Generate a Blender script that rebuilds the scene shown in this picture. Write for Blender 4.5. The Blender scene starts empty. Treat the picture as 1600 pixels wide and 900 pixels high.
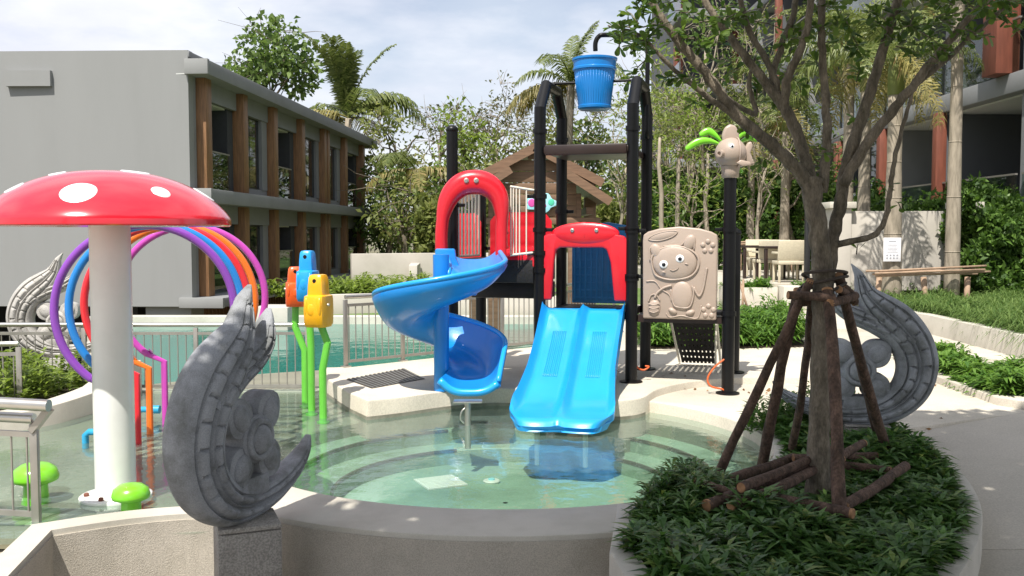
import bpy, bmesh, math, random
import numpy as np
from mathutils import Vector, Matrix
random.seed(7); rng = np.random.default_rng(7)
R = math.radians
scene = bpy.context.scene
COL = scene.collection

# ------------------------------------------------------------------ camera, sky, sun, exposure
CAM_H, FPX = 1.6, 1480.0
TILT = math.atan(83.0 / FPX)
cam = bpy.data.cameras.new("camera")
cam.sensor_width = 36.0
cam.lens = 36.0 * FPX / 1600.0
cam.clip_start, cam.clip_end = 0.05, 2000.0
camo = bpy.data.objects.new("camera", cam)
camo.location = (0, 0, CAM_H)
camo.rotation_euler = (R(90) - TILT, 0, 0)
COL.objects.link(camo)
scene.camera = camo

SUN_EL = R(59)
SUN_DIR = Vector((-0.36 * math.cos(SUN_EL), -0.93 * math.cos(SUN_EL), math.sin(SUN_EL))).normalized()   # towards the sun
SUN_EL = math.asin(SUN_DIR.z)
sl = bpy.data.lights.new("sun", 'SUN')
sl.energy = 4.9
sl.angle = R(0.5)
sl.color = (1.0, 0.955, 0.88)
so = bpy.data.objects.new("sun", sl)
so.rotation_euler = SUN_DIR.to_track_quat('Z', 'Y').to_euler()
so.location = (-10, -20, 40)
COL.objects.link(so)

world = bpy.data.worlds.new("World")
scene.world = world
world.use_nodes = True
nt = world.node_tree
nt.nodes.clear()
wo = nt.nodes.new('ShaderNodeOutputWorld')
bg = nt.nodes.new('ShaderNodeBackground'); bg.inputs['Strength'].default_value = 0.1
sky = nt.nodes.new('ShaderNodeTexSky'); sky.sky_type = 'NISHITA'; sky.sun_disc = False
sky.sun_elevation = SUN_EL
sky.sun_rotation = math.atan2(SUN_DIR.x, SUN_DIR.y)
sky.air_density = 1.0; sky.dust_density = 1.5
tc = nt.nodes.new('ShaderNodeTexCoord')
mp = nt.nodes.new('ShaderNodeMapping'); mp.inputs['Scale'].default_value = (1.3, 1.3, 3.6)
mp.inputs['Location'].default_value = (0.3, 0.1, 0.25)
n1 = nt.nodes.new('ShaderNodeTexNoise'); n1.inputs['Scale'].default_value = 2.6; n1.inputs['Detail'].default_value = 7
n1.inputs['Roughness'].default_value = 0.55
cr = nt.nodes.new('ShaderNodeValToRGB')
cr.color_ramp.elements[0].position = 0.38; cr.color_ramp.elements[0].color = (0.40, 0.40, 0.40, 1)
cr.color_ramp.elements[1].position = 0.62; cr.color_ramp.elements[1].color = (0.97, 0.97, 0.97, 1)
n2 = nt.nodes.new('ShaderNodeTexNoise'); n2.inputs['Scale'].default_value = 4.5; n2.inputs['Detail'].default_value = 6
cr2 = nt.nodes.new('ShaderNodeValToRGB')
cr2.color_ramp.elements[0].position = 0.3; cr2.color_ramp.elements[0].color = (5.9, 6.1, 7.0, 1)
cr2.color_ramp.elements[1].position = 0.68; cr2.color_ramp.elements[1].color = (7.9, 7.95, 8.3, 1)
mx = nt.nodes.new('ShaderNodeMix'); mx.data_type = 'RGBA'
L = nt.links.new
L(tc.outputs['Generated'], mp.inputs['Vector'])
L(mp.outputs['Vector'], n1.inputs['Vector']); L(mp.outputs['Vector'], n2.inputs['Vector'])
L(n1.outputs['Fac'], cr.inputs['Fac']); L(n2.outputs['Fac'], cr2.inputs['Fac'])
L(cr.outputs['Color'], mx.inputs[0]); L(sky.outputs['Color'], mx.inputs[6]); L(cr2.outputs['Color'], mx.inputs[7])
L(mx.outputs[2], bg.inputs['Color']); L(bg.outputs['Background'], wo.inputs['Surface'])

scene.view_settings.view_transform = 'Standard'
scene.view_settings.look = 'None'
scene.view_settings.exposure = 0.50
scene.view_settings.gamma = 1.0
scene.render.resolution_x, scene.render.resolution_y = 1024, 576
scene.cycles.max_bounces = 8
scene.cycles.transparent_max_bounces = 16


# ------------------------------------------------------------------ survey helpers (photo pixel -> point at a known height or depth)
def W(px, py, z=None, Y=None):
    dx, dy = (px - 800) / FPX, -(py - 450) / FPX
    d = Vector((dx, math.cos(TILT) + dy * math.sin(TILT), -math.sin(TILT) + dy * math.cos(TILT)))
    k = (z - CAM_H) / d.z if z is not None else Y / d.y
    return Vector((0, 0, CAM_H)) + k * d


# ------------------------------------------------------------------ materials
def new_mat(name):
    m = bpy.data.materials.new(name); m.use_nodes = True
    m.node_tree.nodes.clear()
    return m, m.node_tree


def pm(name, col, rough=0.6, metal=0.0, var=0.12, scale=6.0, bump=0.0, bscale=40.0, coat=0.0, speck=0.0, spscale=120.0, spec=0.5,
       stain=0.0, stscale=1.2, stretch=(1, 1, 1)):
    m, t = new_mat(name); N = t.nodes.new; K = t.links.new
    o = N('ShaderNodeOutputMaterial'); p = N('ShaderNodeBsdfPrincipled')
    p.inputs['Roughness'].default_value = rough; p.inputs['Metallic'].default_value = metal
    p.inputs['Coat Weight'].default_value = coat; p.inputs['Coat Roughness'].default_value = 0.12
    p.inputs['Specular IOR Level'].default_value = spec
    tcn = N('ShaderNodeTexCoord'); mpn = N('ShaderNodeMapping'); mpn.inputs['Scale'].default_value = stretch
    K(tcn.outputs['Object'], mpn.inputs['Vector'])
    nz = N('ShaderNodeTexNoise'); nz.inputs['Scale'].default_value = scale; nz.inputs['Detail'].default_value = 6
    K(mpn.outputs['Vector'], nz.inputs['Vector'])
    rp = N('ShaderNodeValToRGB')
    a = [max(0, c * (1 - var)) for c in col]; b = [min(1, c * (1 + var)) for c in col]
    rp.color_ramp.elements[0].position = 0.3; rp.color_ramp.elements[0].color = (*a, 1)
    rp.color_ramp.elements[1].position = 0.7; rp.color_ramp.elements[1].color = (*b, 1)
    K(nz.outputs['Fac'], rp.inputs['Fac'])
    out = rp.outputs['Color']
    if speck > 0:
        ns = N('ShaderNodeTexNoise'); ns.inputs['Scale'].default_value = spscale; ns.inputs['Detail'].default_value = 2
        K(mpn.outputs['Vector'], ns.inputs['Vector'])
        rs = N('ShaderNodeValToRGB')
        rs.color_ramp.elements[0].position = 0.38; rs.color_ramp.elements[0].color = (1 - speck, 1 - speck, 1 - speck, 1)
        rs.color_ramp.elements[1].position = 0.62; rs.color_ramp.elements[1].color = (1 + speck * .4, 1 + speck * .4, 1 + speck * .4, 1)
        K(ns.outputs['Fac'], rs.inputs['Fac'])
        mm = N('ShaderNodeMix'); mm.data_type = 'RGBA'; mm.blend_type = 'MULTIPLY'; mm.inputs[0].default_value = 1
        K(out, mm.inputs[6]); K(rs.outputs['Color'], mm.inputs[7]); out = mm.outputs[2]
    if stain > 0:
        ns = N('ShaderNodeTexNoise'); ns.inputs['Scale'].default_value = stscale; ns.inputs['Detail'].default_value = 8
        ns.inputs['Roughness'].default_value = 0.65
        K(mpn.outputs['Vector'], ns.inputs['Vector'])
        rs = N('ShaderNodeValToRGB')
        rs.color_ramp.elements[0].position = 0.35; rs.color_ramp.elements[0].color = (1 - stain, 1 - stain, 1 - stain * 1.1, 1)
        rs.color_ramp.elements[1].position = 0.55; rs.color_ramp.elements[1].color = (1, 1, 1, 1)
        K(ns.outputs['Fac'], rs.inputs['Fac'])
        mm = N('ShaderNodeMix'); mm.data_type = 'RGBA'; mm.blend_type = 'MULTIPLY'; mm.inputs[0].default_value = 1
        K(out, mm.inputs[6]); K(rs.outputs['Color'], mm.inputs[7]); out = mm.outputs[2]
    K(out, p.inputs['Base Color'])
    if bump > 0:
        nb = N('ShaderNodeTexNoise'); nb.inputs['Scale'].default_value = bscale; nb.inputs['Detail'].default_value = 5
        K(mpn.outputs['Vector'], nb.inputs['Vector'])
        bn = N('ShaderNodeBump'); bn.inputs['Strength'].default_value = bump; bn.inputs['Distance'].default_value = 0.02
        K(nb.outputs['Fac'], bn.inputs['Height']); K(bn.outputs['Normal'], p.inputs['Normal'])
    K(p.outputs['BSDF'], o.inputs['Surface'])
    return m


def leaf_mat(name, c1, c2, trans=0.35, rough=0.45, c3=None):
    """leaf colour varies at random from leaf to leaf (random per island)"""
    m, t = new_mat(name); N = t.nodes.new; K = t.links.new
    o = N('ShaderNodeOutputMaterial'); p = N('ShaderNodeBsdfPrincipled'); p.inputs['Roughness'].default_value = rough
    p.inputs['Specular IOR Level'].default_value = 0.35
    g = N('ShaderNodeNewGeometry'); rp = N('ShaderNodeValToRGB')
    rp.color_ramp.elements[0].color = (*c1, 1); rp.color_ramp.elements[1].color = (*c2, 1)
    if c3:
        e = rp.color_ramp.elements.new(0.9); e.color = (*c2, 1)
        rp.color_ramp.elements[2].color = (*c3, 1)
    K(g.outputs['Random Per Island'], rp.inputs['Fac']); K(rp.outputs['Color'], p.inputs['Base Color'])
    tr = N('ShaderNodeBsdfTranslucent')
    hs = N('ShaderNodeHueSaturation'); hs.inputs['Value'].default_value = 1.5; hs.inputs['Saturation'].default_value = 1.1
    K(rp.outputs['Color'], hs.inputs['Color']); K(hs.outputs['Color'], tr.inputs['Color'])
    ms = N('ShaderNodeMixShader'); ms.inputs[0].default_value = trans
    K(p.outputs['BSDF'], ms.inputs[1]); K(tr.outputs['BSDF'], ms.inputs[2]); K(ms.outputs['Shader'], o.inputs['Surface'])
    return m


def schlick(t, f0, normal=None):
    """two sided reflectance, so that light also passes on its way out"""
    N = t.nodes.new; K = t.links.new
    lw = N('ShaderNodeLayerWeight'); lw.inputs['Blend'].default_value = .5
    if normal is not None: K(normal, lw.inputs['Normal'])
    pw = N('ShaderNodeMath'); pw.operation = 'POWER'; pw.inputs[1].default_value = 5
    K(lw.outputs['Facing'], pw.inputs[0])
    ma = N('ShaderNodeMath'); ma.operation = 'MULTIPLY_ADD'; ma.inputs[1].default_value = 1 - f0; ma.inputs[2].default_value = f0
    K(pw.outputs[0], ma.inputs[0]); return ma.outputs[0]


def water_mat(name, tint, bump=0.12, scale=5.0, body=0.0, bodycol=(0, 0, 0)):
    m, t = new_mat(name); N = t.nodes.new; K = t.links.new
    o = N('ShaderNodeOutputMaterial')
    tr = N('ShaderNodeBsdfTransparent'); tr.inputs['Color'].default_value = (*tint, 1)
    gl = N('ShaderNodeBsdfGlossy'); gl.inputs['Roughness'].default_value = 0.03
    tcn = N('ShaderNodeTexCoord')
    nz = N('ShaderNodeTexNoise'); nz.inputs['Scale'].default_value = scale; nz.inputs['Detail'].default_value = 4
    bn = N('ShaderNodeBump'); bn.inputs['Strength'].default_value = bump; bn.inputs['Distance'].default_value = 0.03
    K(tcn.outputs['Object'], nz.inputs['Vector']); K(nz.outputs['Fac'], bn.inputs['Height'])
    K(bn.outputs['Normal'], gl.inputs['Normal']); fac = schlick(t, .02, bn.outputs['Normal'])
    base = tr.outputs['BSDF']
    if body > 0:
        df = N('ShaderNodeBsdfDiffuse'); df.inputs['Color'].default_value = (*bodycol, 1)
        mb_ = N('ShaderNodeMixShader'); mb_.inputs[0].default_value = body
        K(tr.outputs['BSDF'], mb_.inputs[1]); K(df.outputs['BSDF'], mb_.inputs[2]); base = mb_.outputs['Shader']
    ms = N('ShaderNodeMixShader')
    K(fac, ms.inputs[0]); K(base, ms.inputs[1]); K(gl.outputs['BSDF'], ms.inputs[2])
    K(ms.outputs['Shader'], o.inputs['Surface'])
    return m


def glass_mat(name, tint=(0.75, 0.82, 0.8), ior=1.5):
    m, t = new_mat(name); N = t.nodes.new; K = t.links.new
    o = N('ShaderNodeOutputMaterial'); tr = N('ShaderNodeBsdfTransparent'); tr.inputs['Color'].default_value = (*tint, 1)
    gl = N('ShaderNodeBsdfGlossy'); gl.inputs['Roughness'].default_value = 0.01
    ms = N('ShaderNodeMixShader')
    K(schlick(t, .05), ms.inputs[0]); K(tr.outputs['BSDF'], ms.inputs[1]); K(gl.outputs['BSDF'], ms.inputs[2])
    K(ms.outputs['Shader'], o.inputs['Surface'])
    return m


M = {}
M['deck'] = pm('deck_concrete', (.60, .545, .45), .8, var=.06, scale=1.5, speck=.10, spscale=70, bump=.15, bscale=90, stain=.14, stscale=1.1)
M['path'] = pm('path_concrete', (.52, .475, .40), .8, var=.06, scale=1.2, speck=.12, spscale=90, bump=.15, bscale=90, stain=.12, stscale=.9)
M['coping'] = pm('coping_terrazzo', (.56, .525, .45), .7, var=.05, scale=2, speck=.09, spscale=220, bump=.1, bscale=200, stain=.15, stscale=2.2)
M['pebble'] = pm('pebble_wash', (.49, .445, .375), .85, var=.07, scale=3, speck=.20, spscale=190, bump=.35, bscale=180, stain=.18, stscale=2)
M['pedestal'] = pm('pedestal_stone', (.36, .335, .30), .85, var=.1, scale=4, speck=.3, spscale=110, bump=.4, bscale=120, stain=.25, stscale=5)
M['wet'] = pm('wet_floor', (.235, .225, .165), .5, var=.10, scale=1.0, speck=.12, spscale=60, stain=.3, stscale=1.4)
M['pool'] = pm('pool_render', (.29, .41, .305), .5, var=.10, scale=1.4, speck=.08, spscale=50, stain=.22, stscale=1.2)
M['step'] = pm('pool_step', (.27, .36, .265), .6, var=.1, scale=2, speck=.1, spscale=60, stain=.25, stscale=2)
M['nosing'] = pm('step_nosing', (.075, .055, .035), .5, var=.35, scale=8)
M['bigpool'] = pm('pool_tiles', (.045, .29, .235), .4, var=.15, scale=1.0, speck=.12, spscale=12)
M['water'] = water_mat('water', (.84, .945, .885), .17, 6.0, .13, (.40, .56, .48))
M['water2'] = water_mat('deep_water', (.70, .92, .86), .35, 3.0, .55, (.035, .30, .245))
M['stone'] = pm('shaded_carved_stone', (.30, .31, .328), .85, var=.12, scale=5, speck=.14, spscale=200, bump=.3, bscale=150, stain=.45, stscale=5)  # same stone as the pale scroll; its shade is put into the colour
M['stone3'] = pm('blue_grey_stone', (.33, .345, .365), .88, var=.12, scale=5, spec=.2, speck=.14, spscale=200, bump=.3, bscale=150, stain=.4, stscale=5)
M['stone2'] = pm('pale_carved_stone', (.46, .44, .41), .75, var=.14, scale=7, speck=.2, spscale=150, bump=.3, bscale=130, stain=.3, stscale=4)
M['gable'] = pm('painted_render', (.25, .255, .252), .85, var=.02, scale=.6, stain=.03, stscale=1.1, stretch=(1.6, 1.6, .25), bump=.05, bscale=60)
M['greyband'] = pm('grey_render', (.225, .23, .235), .8, var=.05, scale=1.0, stain=.1, stscale=.6)
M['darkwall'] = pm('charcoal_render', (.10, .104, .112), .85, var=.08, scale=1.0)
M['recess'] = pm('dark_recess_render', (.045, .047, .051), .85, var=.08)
M['wetstone'] = pm('wet_concrete', (.27, .25, .20), .35, var=.2, scale=4, stain=.4, stscale=5)
M['deadleaf'] = leaf_mat('dead_leaf', (.16, .08, .025), (.32, .19, .06), .2) if False else pm('dead_leaf', (.25, .13, .045), .7, var=.4, scale=3)
M['soffit'] = pm('soffit_white', (.55, .56, .54), .9, var=.03)
M['wood'] = pm('timber_cladding', (.225, .115, .05), .55, var=.28, scale=5, stretch=(6, 6, .5), bump=.1, bscale=20)
M['rust'] = pm('rust_red_cladding', (.19, .058, .034), .6, var=.18, scale=4, stretch=(4, 4, .6))
M['hutwood'] = pm('hut_board', (.175, .103, .06), .65, var=.22, scale=6, stretch=(.8, 6, 6), bump=.15, bscale=30)
M['black'] = pm('black_powder_coat', (.004, .004, .0045), .38, var=.2, spec=.3)
M['blackdeck'] = pm('black_rubberised_steel', (.013, .012, .012), .5, var=.2, bump=.2)
M['darkbrown'] = pm('brown_black_steel', (.026, .014, .011), .4, var=.2)
M['red'] = pm('red_plastic', (.66, .010, .022), .32, var=.07, scale=3, coat=.35, bump=.04, bscale=25)
M['mushred'] = pm('red_gelcoat', (.68, .012, .028), .18, var=.04, scale=3, coat=.8)
M['blue'] = pm('blue_plastic', (.006, .215, .60), .34, var=.07, scale=3, coat=.3, bump=.04, bscale=25)
M['skyblue'] = pm('bright_blue_plastic', (.010, .315, .74), .34, var=.06, scale=3, coat=.3, bump=.04, bscale=25)
M['deepblue'] = pm('blue_panel_plastic', (.015, .17, .40), .42, var=.1, scale=4)
M['bucket'] = pm('blue_bucket_plastic', (.006, .20, .58), .38, var=.08, scale=4, coat=.2)
M['white'] = pm('white_gelcoat', (.78, .79, .76), .3, var=.04, scale=2, coat=.4, stain=.06, stscale=3)
M['spotwhite'] = pm('white_spot', (.84, .82, .82), .25, var=.02, coat=.5)
M['ivory'] = pm('ivory_steel', (.74, .70, .58), .4, var=.05)
M['limeg'] = pm('lime_plastic', (.20, .60, .03), .3, var=.06, coat=.4)
M['green'] = pm('green_paint', (.13, .50, .05), .35, var=.06, coat=.3)
M['orange'] = pm('orange_plastic', (.80, .10, .010), .33, var=.06, coat=.3)
M['orangep'] = pm('orange_paint', (.80, .16, .012), .3, var=.05, coat=.4)
M['yellow'] = pm('yellow_plastic', (.85, .42, .008), .33, var=.06, coat=.3)
M['purple'] = pm('purple_paint', (.22, .055, .40), .3, var=.05, coat=.4)
M['magenta'] = pm('magenta_paint', (.48, .055, .38), .3, var=.05, coat=.4)
M['hoopblue'] = pm('blue_paint', (.012, .20, .58), .3, var=.05, coat=.4)
M['hoopred'] = pm('red_paint', (.68, .02, .03), .3, var=.05, coat=.4)
M['tan'] = pm('tan_plastic', (.40, .315, .255), .42, var=.05, scale=4, bump=.05, bscale=40)
M['eyewhite'] = pm('eye_white', (.85, .85, .85), .3, var=.01)
M['eyeblack'] = pm('eye_black', (.01, .01, .012), .25, var=.01)
M['steel'] = pm('stainless_steel', (.52, .50, .46), .32, metal=.9, var=.06, scale=8)
M['steeldull'] = pm('dull_steel', (.33, .31, .28), .45, metal=.6, var=.1, scale=8)
M['bolt'] = pm('bolt_steel', (.6, .58, .52), .35, metal=.8, var=.05)
M['bark'] = pm('bark', (.20, .165, .122), .9, var=.35, scale=11, stretch=(2.2, 2.2, .8), bump=1.0, bscale=24, stain=.5, stscale=7, speck=.2, spscale=60)
M['barkpale'] = pm('pale_bark', (.30, .255, .195), .85, var=.2, scale=6, stretch=(3, 3, .6), bump=.4, bscale=20, stain=.25, stscale=3)
M['log'] = pm('log_bark', (.135, .082, .058), .9, var=.4, scale=12, stretch=(1.6, 1.6, 1), bump=1.0, bscale=26, stain=.5, stscale=9, speck=.25, spscale=60)
M['rope'] = pm('rope', (.06, .045, .035), .9, var=.3, scale=60)
M['cutwood'] = pm('cut_wood', (.36, .19, .09), .8, var=.3, scale=30)
M['palewood'] = pm('pale_pole', (.33, .225, .15), .8, var=.2, scale=8, bump=.3, bscale=30)
M['soil'] = pm('soil', (.06, .042, .028), .95, var=.3, scale=8, bump=.5, bscale=30)
M['lawn'] = pm('lawn_green', (.095, .16, .035), .9, var=.3, scale=4, bump=.5, bscale=60)
M['ground'] = pm('ground_soil', (.13, .12, .07), .95, var=.3, scale=.5)
M['winglass'] = pm('window_glass', (.012, .016, .017), .04, var=.1, spec=.8)
M['winframe'] = pm('window_frame', (.022, .022, .024), .4, var=.05)
M['glass'] = glass_mat('balustrade_glass')
M['curtain'] = pm('curtain', (.28, .36, .36), .9, var=.1, scale=6, stretch=(8, 8, .2))
M['paper'] = pm('notice_white', (.80, .79, .82), .5, var=.01)
M['print'] = pm('print_grey', (.33, .33, .36), .6, var=.05)
M['wallpale'] = pm('garden_wall_render', (.50, .465, .41), .85, var=.05, scale=.8, stain=.12, stscale=1.0)
M['rattan'] = pm('cream_weave', (.56, .50, .37), .8, var=.08, scale=30)
M['cable'] = pm('orange_cable', (.62, .12, .03), .5, var=.1)
M['grate'] = pm('grate_steel', (.18, .18, .165), .5, metal=.4, var=.15)
M['poolwhite'] = pm('white_fitting', (.75, .75, .68), .4, var=.03)
M['cyan'] = pm('cyan_print', (.35, .72, .80), .5, var=.05)
M['pinkp'] = pm('pink_print', (.62, .08, .36), .5, var=.05)
M['greenp'] = pm('green_print', (.08, .55, .35), .5, var=.05)
M['fitting'] = pm('blue_fitting', (.02, .30, .52), .4, var=.05)
M['leaf_fg'] = leaf_mat('foreground_leaf', (.045, .088, .020), (.15, .225, .045), .4)
M['leaf_dark'] = leaf_mat('shrub_leaf_dark', (.036, .095, .024), (.135, .25, .06), .3, .32, (.22, .27, .07))
M['leaf_bed'] = leaf_mat('bed_leaf', (.06, .14, .025), (.17, .29, .055), .3)
M['leaf_hedge'] = leaf_mat('hedge_leaf', (.04, .085, .02), (.14, .24, .05), .3)
M['leaf_a'] = leaf_mat('tree_leaf_green', (.055, .100, .026), (.19, .27, .075), .35)
M['leaf_b'] = leaf_mat('tree_leaf_olive', (.095, .125, .032), (.27, .30, .095), .4, .5, (.27, .25, .10))
M['leaf_c'] = leaf_mat('tree_leaf_bright', (.11, .165, .03), (.28, .36, .08), .42)
M['leaf_d'] = leaf_mat('tree_leaf_grey', (.095, .110, .055), (.19, .20, .10), .3, .6, (.24, .19, .11))
M['frond'] = leaf_mat('palm_leaflet', (.070, .105, .025), (.21, .24, .075), .3, .4)
M['frondy'] = leaf_mat('palm_leaflet_yellow', (.15, .145, .045), (.36, .31, .11), .3, .5, (.42, .24, .12))
M['grass'] = leaf_mat('liriope_blade', (.060, .115, .030), (.17, .245, .075), .3, .4)


# ------------------------------------------------------------------ mesh helpers
class MB:
    def __init__(s): s.v = []; s.f = []

    def add(s, vs, fs):
        o = len(s.v); s.v += [tuple(v) for v in vs]; s.f += [tuple(i + o for i in f) for f in fs]; return s

    def box(s, c, d, rz=0.0, rot=None):
        hx, hy, hz = d[0] / 2, d[1] / 2, d[2] / 2
        m = rot if rot is not None else Matrix.Rotation(rz, 3, 'Z')
        c = Vector(c)
        vs = [c + m @ Vector((x * hx, y * hy, z * hz)) for x in (-1, 1) for y in (-1, 1) for z in (-1, 1)]
        return s.add(vs, [(0, 1, 3, 2), (4, 6, 7, 5), (0, 4, 5, 1), (2, 3, 7, 6), (0, 2, 6, 4), (1, 5, 7, 3)])

    def bar(s, a, b, w, h, up=(0, 0, 1)):
        a, b = Vector(a), Vector(b); t = (b - a); ln = t.length; t.normalize()
        sd = t.cross(Vector(up)); sd = sd.normalized() if sd.length > 1e-5 else Vector((1, 0, 0))
        u = sd.cross(t)
        m = Matrix((sd, t, u)).transposed()
        return s.box((a + b) / 2, (w, ln, h), rot=m)

    def tube(s, pts, r, n=10, caps=True, closed=False, squash=None):
        pts = [Vector(p) for p in pts]; k = len(pts)
        rs = r if isinstance(r, (list, tuple)) else [r] * k
        tang = []
        for i in range(k):
            a = pts[(i - 1) % k] if (closed or i > 0) else pts[i]
            b = pts[(i + 1) % k] if (closed or i < k - 1) else pts[i]
            tang.append((b - a).normalized())
        ref = Vector((0, 0, 1)) if abs(tang[0].z) < .9 else Vector((1, 0, 0))
        nrm = (ref - ref.dot(tang[0]) * tang[0]).normalized()
        vs = []
        for i in range(k):
            nrm = (nrm - nrm.dot(tang[i]) * tang[i]).normalized()
            bi = tang[i].cross(nrm)
            for j in range(n):
                a = 2 * math.pi * j / n
                vs.append(pts[i] + rs[i] * (math.cos(a) * nrm + math.sin(a) * bi))
        fs = []
        for i in range(k if closed else k - 1):
            for j in range(n):
                a, b = i * n + j, i * n + (j + 1) % n
                c, d = ((i + 1) % k) * n + (j + 1) % n, ((i + 1) % k) * n + j
                fs.append((a, b, c, d))
        if caps and not closed:
            fs.append(tuple(reversed(range(n)))); fs.append(tuple(range((k - 1) * n, k * n)))
        return s.add(vs, fs)

    def lathe(s, prof, n=32, c=(0, 0, 0), rot=None):
        c = Vector(c); vs = []; fs = []; k = len(prof)
        for (r, z) in prof:
            for j in range(n):
                a = 2 * math.pi * j / n
                p = Vector((max(r, 1e-4) * math.cos(a), max(r, 1e-4) * math.sin(a), z))
                vs.append(c + (rot @ p if rot is not None else p))
        for i in range(k - 1):
            for j in range(n):
                fs.append((i * n + j, i * n + (j + 1) % n, (i + 1) * n + (j + 1) % n, (i + 1) * n + j))
        return s.add(vs, fs)

    def ell(s, c, r, nu=18, nv=12, rot=None):
        prof = [(math.sin(math.pi * i / nv), -math.cos(math.pi * i / nv)) for i in range(nv + 1)]
        S = Matrix.Diagonal(Vector(r)); m = (rot @ S) if rot is not None else S
        return s.lathe(prof, nu, c, m)

    def prism(s, poly, z0, z1):
        n = len(poly)
        g = lambda z, p: z(p) if callable(z) else z
        vs = [(p[0], p[1], g(z0, p)) for p in poly] + [(p[0], p[1], g(z1, p)) for p in poly]
        fs = [tuple(reversed(range(n))), tuple(range(n, 2 * n))]
        fs += [(i, (i + 1) % n, n + (i + 1) % n, n + i) for i in range(n)]
        return s.add(vs, fs)

    def sheet(s, poly, z):
        return s.add([(q[0], q[1], z) for q in poly], [tuple(range(len(poly)))])

    def plate(s, poly, o, ax, az, an, t):
        """polygon poly (a,b) in the plane o + a*ax + b*az, extruded by t along an"""
        o, ax, az, an = Vector(o), Vector(ax), Vector(az), Vector(an); n = len(poly)
        f = [o + a * ax + b * az for a, b in poly]; b_ = [p + t * an for p in f]
        fs = [tuple(range(n)), tuple(reversed(range(n, 2 * n)))]
        fs += [(i, n + i, n + (i + 1) % n, (i + 1) % n) for i in range(n)]
        return s.add(f + b_, fs)

    def grid(s, P, closed_u=False, closed_v=False):
        """P[i][j] points"""
        n, m = len(P), len(P[0]); vs = [q for row in P for q in row]; fs = []
        for i in range(n if closed_u else n - 1):
            for j in range(m if closed_v else m - 1):
                a = i * m + j; b = i * m + (j + 1) % m; c = ((i + 1) % n) * m + (j + 1) % m; d = ((i + 1) % n) * m + j
                fs.append((a, b, c, d))
        return s.add(vs, fs)


def wloc(o):
    v = Vector((0, 0, 0))
    while o is not None:
        v += o.location; o = o.parent
    return v


def finish(me, mat, smooth):
    if mat is not None: me.materials.append(mat)
    if smooth:
        me.shade_smooth()
        if smooth < 180:
            me.set_sharp_from_angle(angle=R(smooth))


def obj(name, mb, mat, parent=None, smooth=0, bevel=0.0, seg=2, local=False, struct=False):
    """one mesh object; vertices are given in world space (or in the parent's space with local=True)"""
    off = Vector((0, 0, 0)) if (parent is None or local) else wloc(parent)
    bm = bmesh.new()
    vs = [bm.verts.new((v[0] - off.x, v[1] - off.y, v[2] - off.z)) for v in mb.v]
    for f in mb.f:
        try: bm.faces.new([vs[i] for i in f])
        except ValueError: pass
    bmesh.ops.recalc_face_normals(bm, faces=bm.faces)
    if bevel > 0:
        ed = [e for e in bm.edges if len(e.link_faces) == 2 and e.calc_face_angle(0) > R(35)]
        bmesh.ops.bevel(bm, geom=ed, offset=bevel, segments=seg, affect='EDGES', profile=.5, clamp_overlap=True)
    me = bpy.data.meshes.new(name); bm.to_mesh(me); bm.free()
    finish(me, mat, smooth or (40 if bevel > 0 else 0))
    o = bpy.data.objects.new(name, me); COL.objects.link(o)
    if parent is not None: o.parent = parent
    if struct: o['kind'] = 'structure'
    return o


def npobj(name, verts, faces, mat, parent=None, smooth=0):
    """object from numpy arrays (quads), world space"""
    verts = np.asarray(verts, dtype=np.float32).copy()
    if parent is not None: verts -= np.array(wloc(parent), dtype=np.float32)
    faces = np.asarray(faces, dtype=np.int32)
    me = bpy.data.meshes.new(name)
    me.vertices.add(len(verts)); me.vertices.foreach_set('co', verts.ravel())
    k = faces.shape[1]
    me.loops.add(faces.size); me.loops.foreach_set('vertex_index', faces.ravel())
    me.polygons.add(len(faces))
    me.polygons.foreach_set('loop_start', np.arange(0, faces.size, k, dtype=np.int32))
    me.update(calc_edges=True)
    finish(me, mat, smooth)
    o = bpy.data.objects.new(name, me); COL.objects.link(o)
    if parent is not None: o.parent = parent
    return o


def tag(o, label=None, cat=None, group=None, kind=None):
    if label: o['label'] = label
    if cat: o['category'] = cat
    if group: o['group'] = group
    if kind: o['kind'] = kind
    return o


def thing(name, label, cat, loc=(0, 0, 0), group=None, rz=0.0):
    o = bpy.data.objects.new(name, None); COL.objects.link(o); o.empty_display_size = .1
    o.location = loc; o.rotation_euler = (0, 0, rz)
    return tag(o, label, cat, group)


def inst(src, name, parent, loc, rot=(0, 0, 0), scale=(1, 1, 1)):
    """another object sharing src's mesh"""
    o = bpy.data.objects.new(name, src.data if hasattr(src, 'data') else src); COL.objects.link(o)
    o.parent = parent; o.location = loc; o.rotation_euler = rot; o.scale = scale
    return o


def copy_tree(o, parent=None):
    c = o.copy(); COL.objects.link(c); c.parent = parent
    for ch in list(o.children): copy_tree(ch, c)
    return c


def catmull(P, n=8, closed=False):
    P = [tuple(p) for p in P]; k = len(P); out = []
    rngk = range(k) if closed else range(k - 1)
    for i in rngk:
        p1, p2 = P[i], P[(i + 1) % k]
        p0 = P[i - 1] if (closed or i > 0) else p1
        p3 = P[(i + 2) % k] if (closed or i + 2 < k) else p2
        for j in range(n):
            t = j / n
            out.append(tuple(.5 * ((2 * b) + (-a + c) * t + (2 * a - 5 * b + 4 * c - d) * t * t + (-a + 3 * b - 3 * c + d) * t ** 3)
                             for a, b, c, d in zip(p0, p1, p2, p3)))
    if not closed: out.append(P[-1])
    return out


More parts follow.
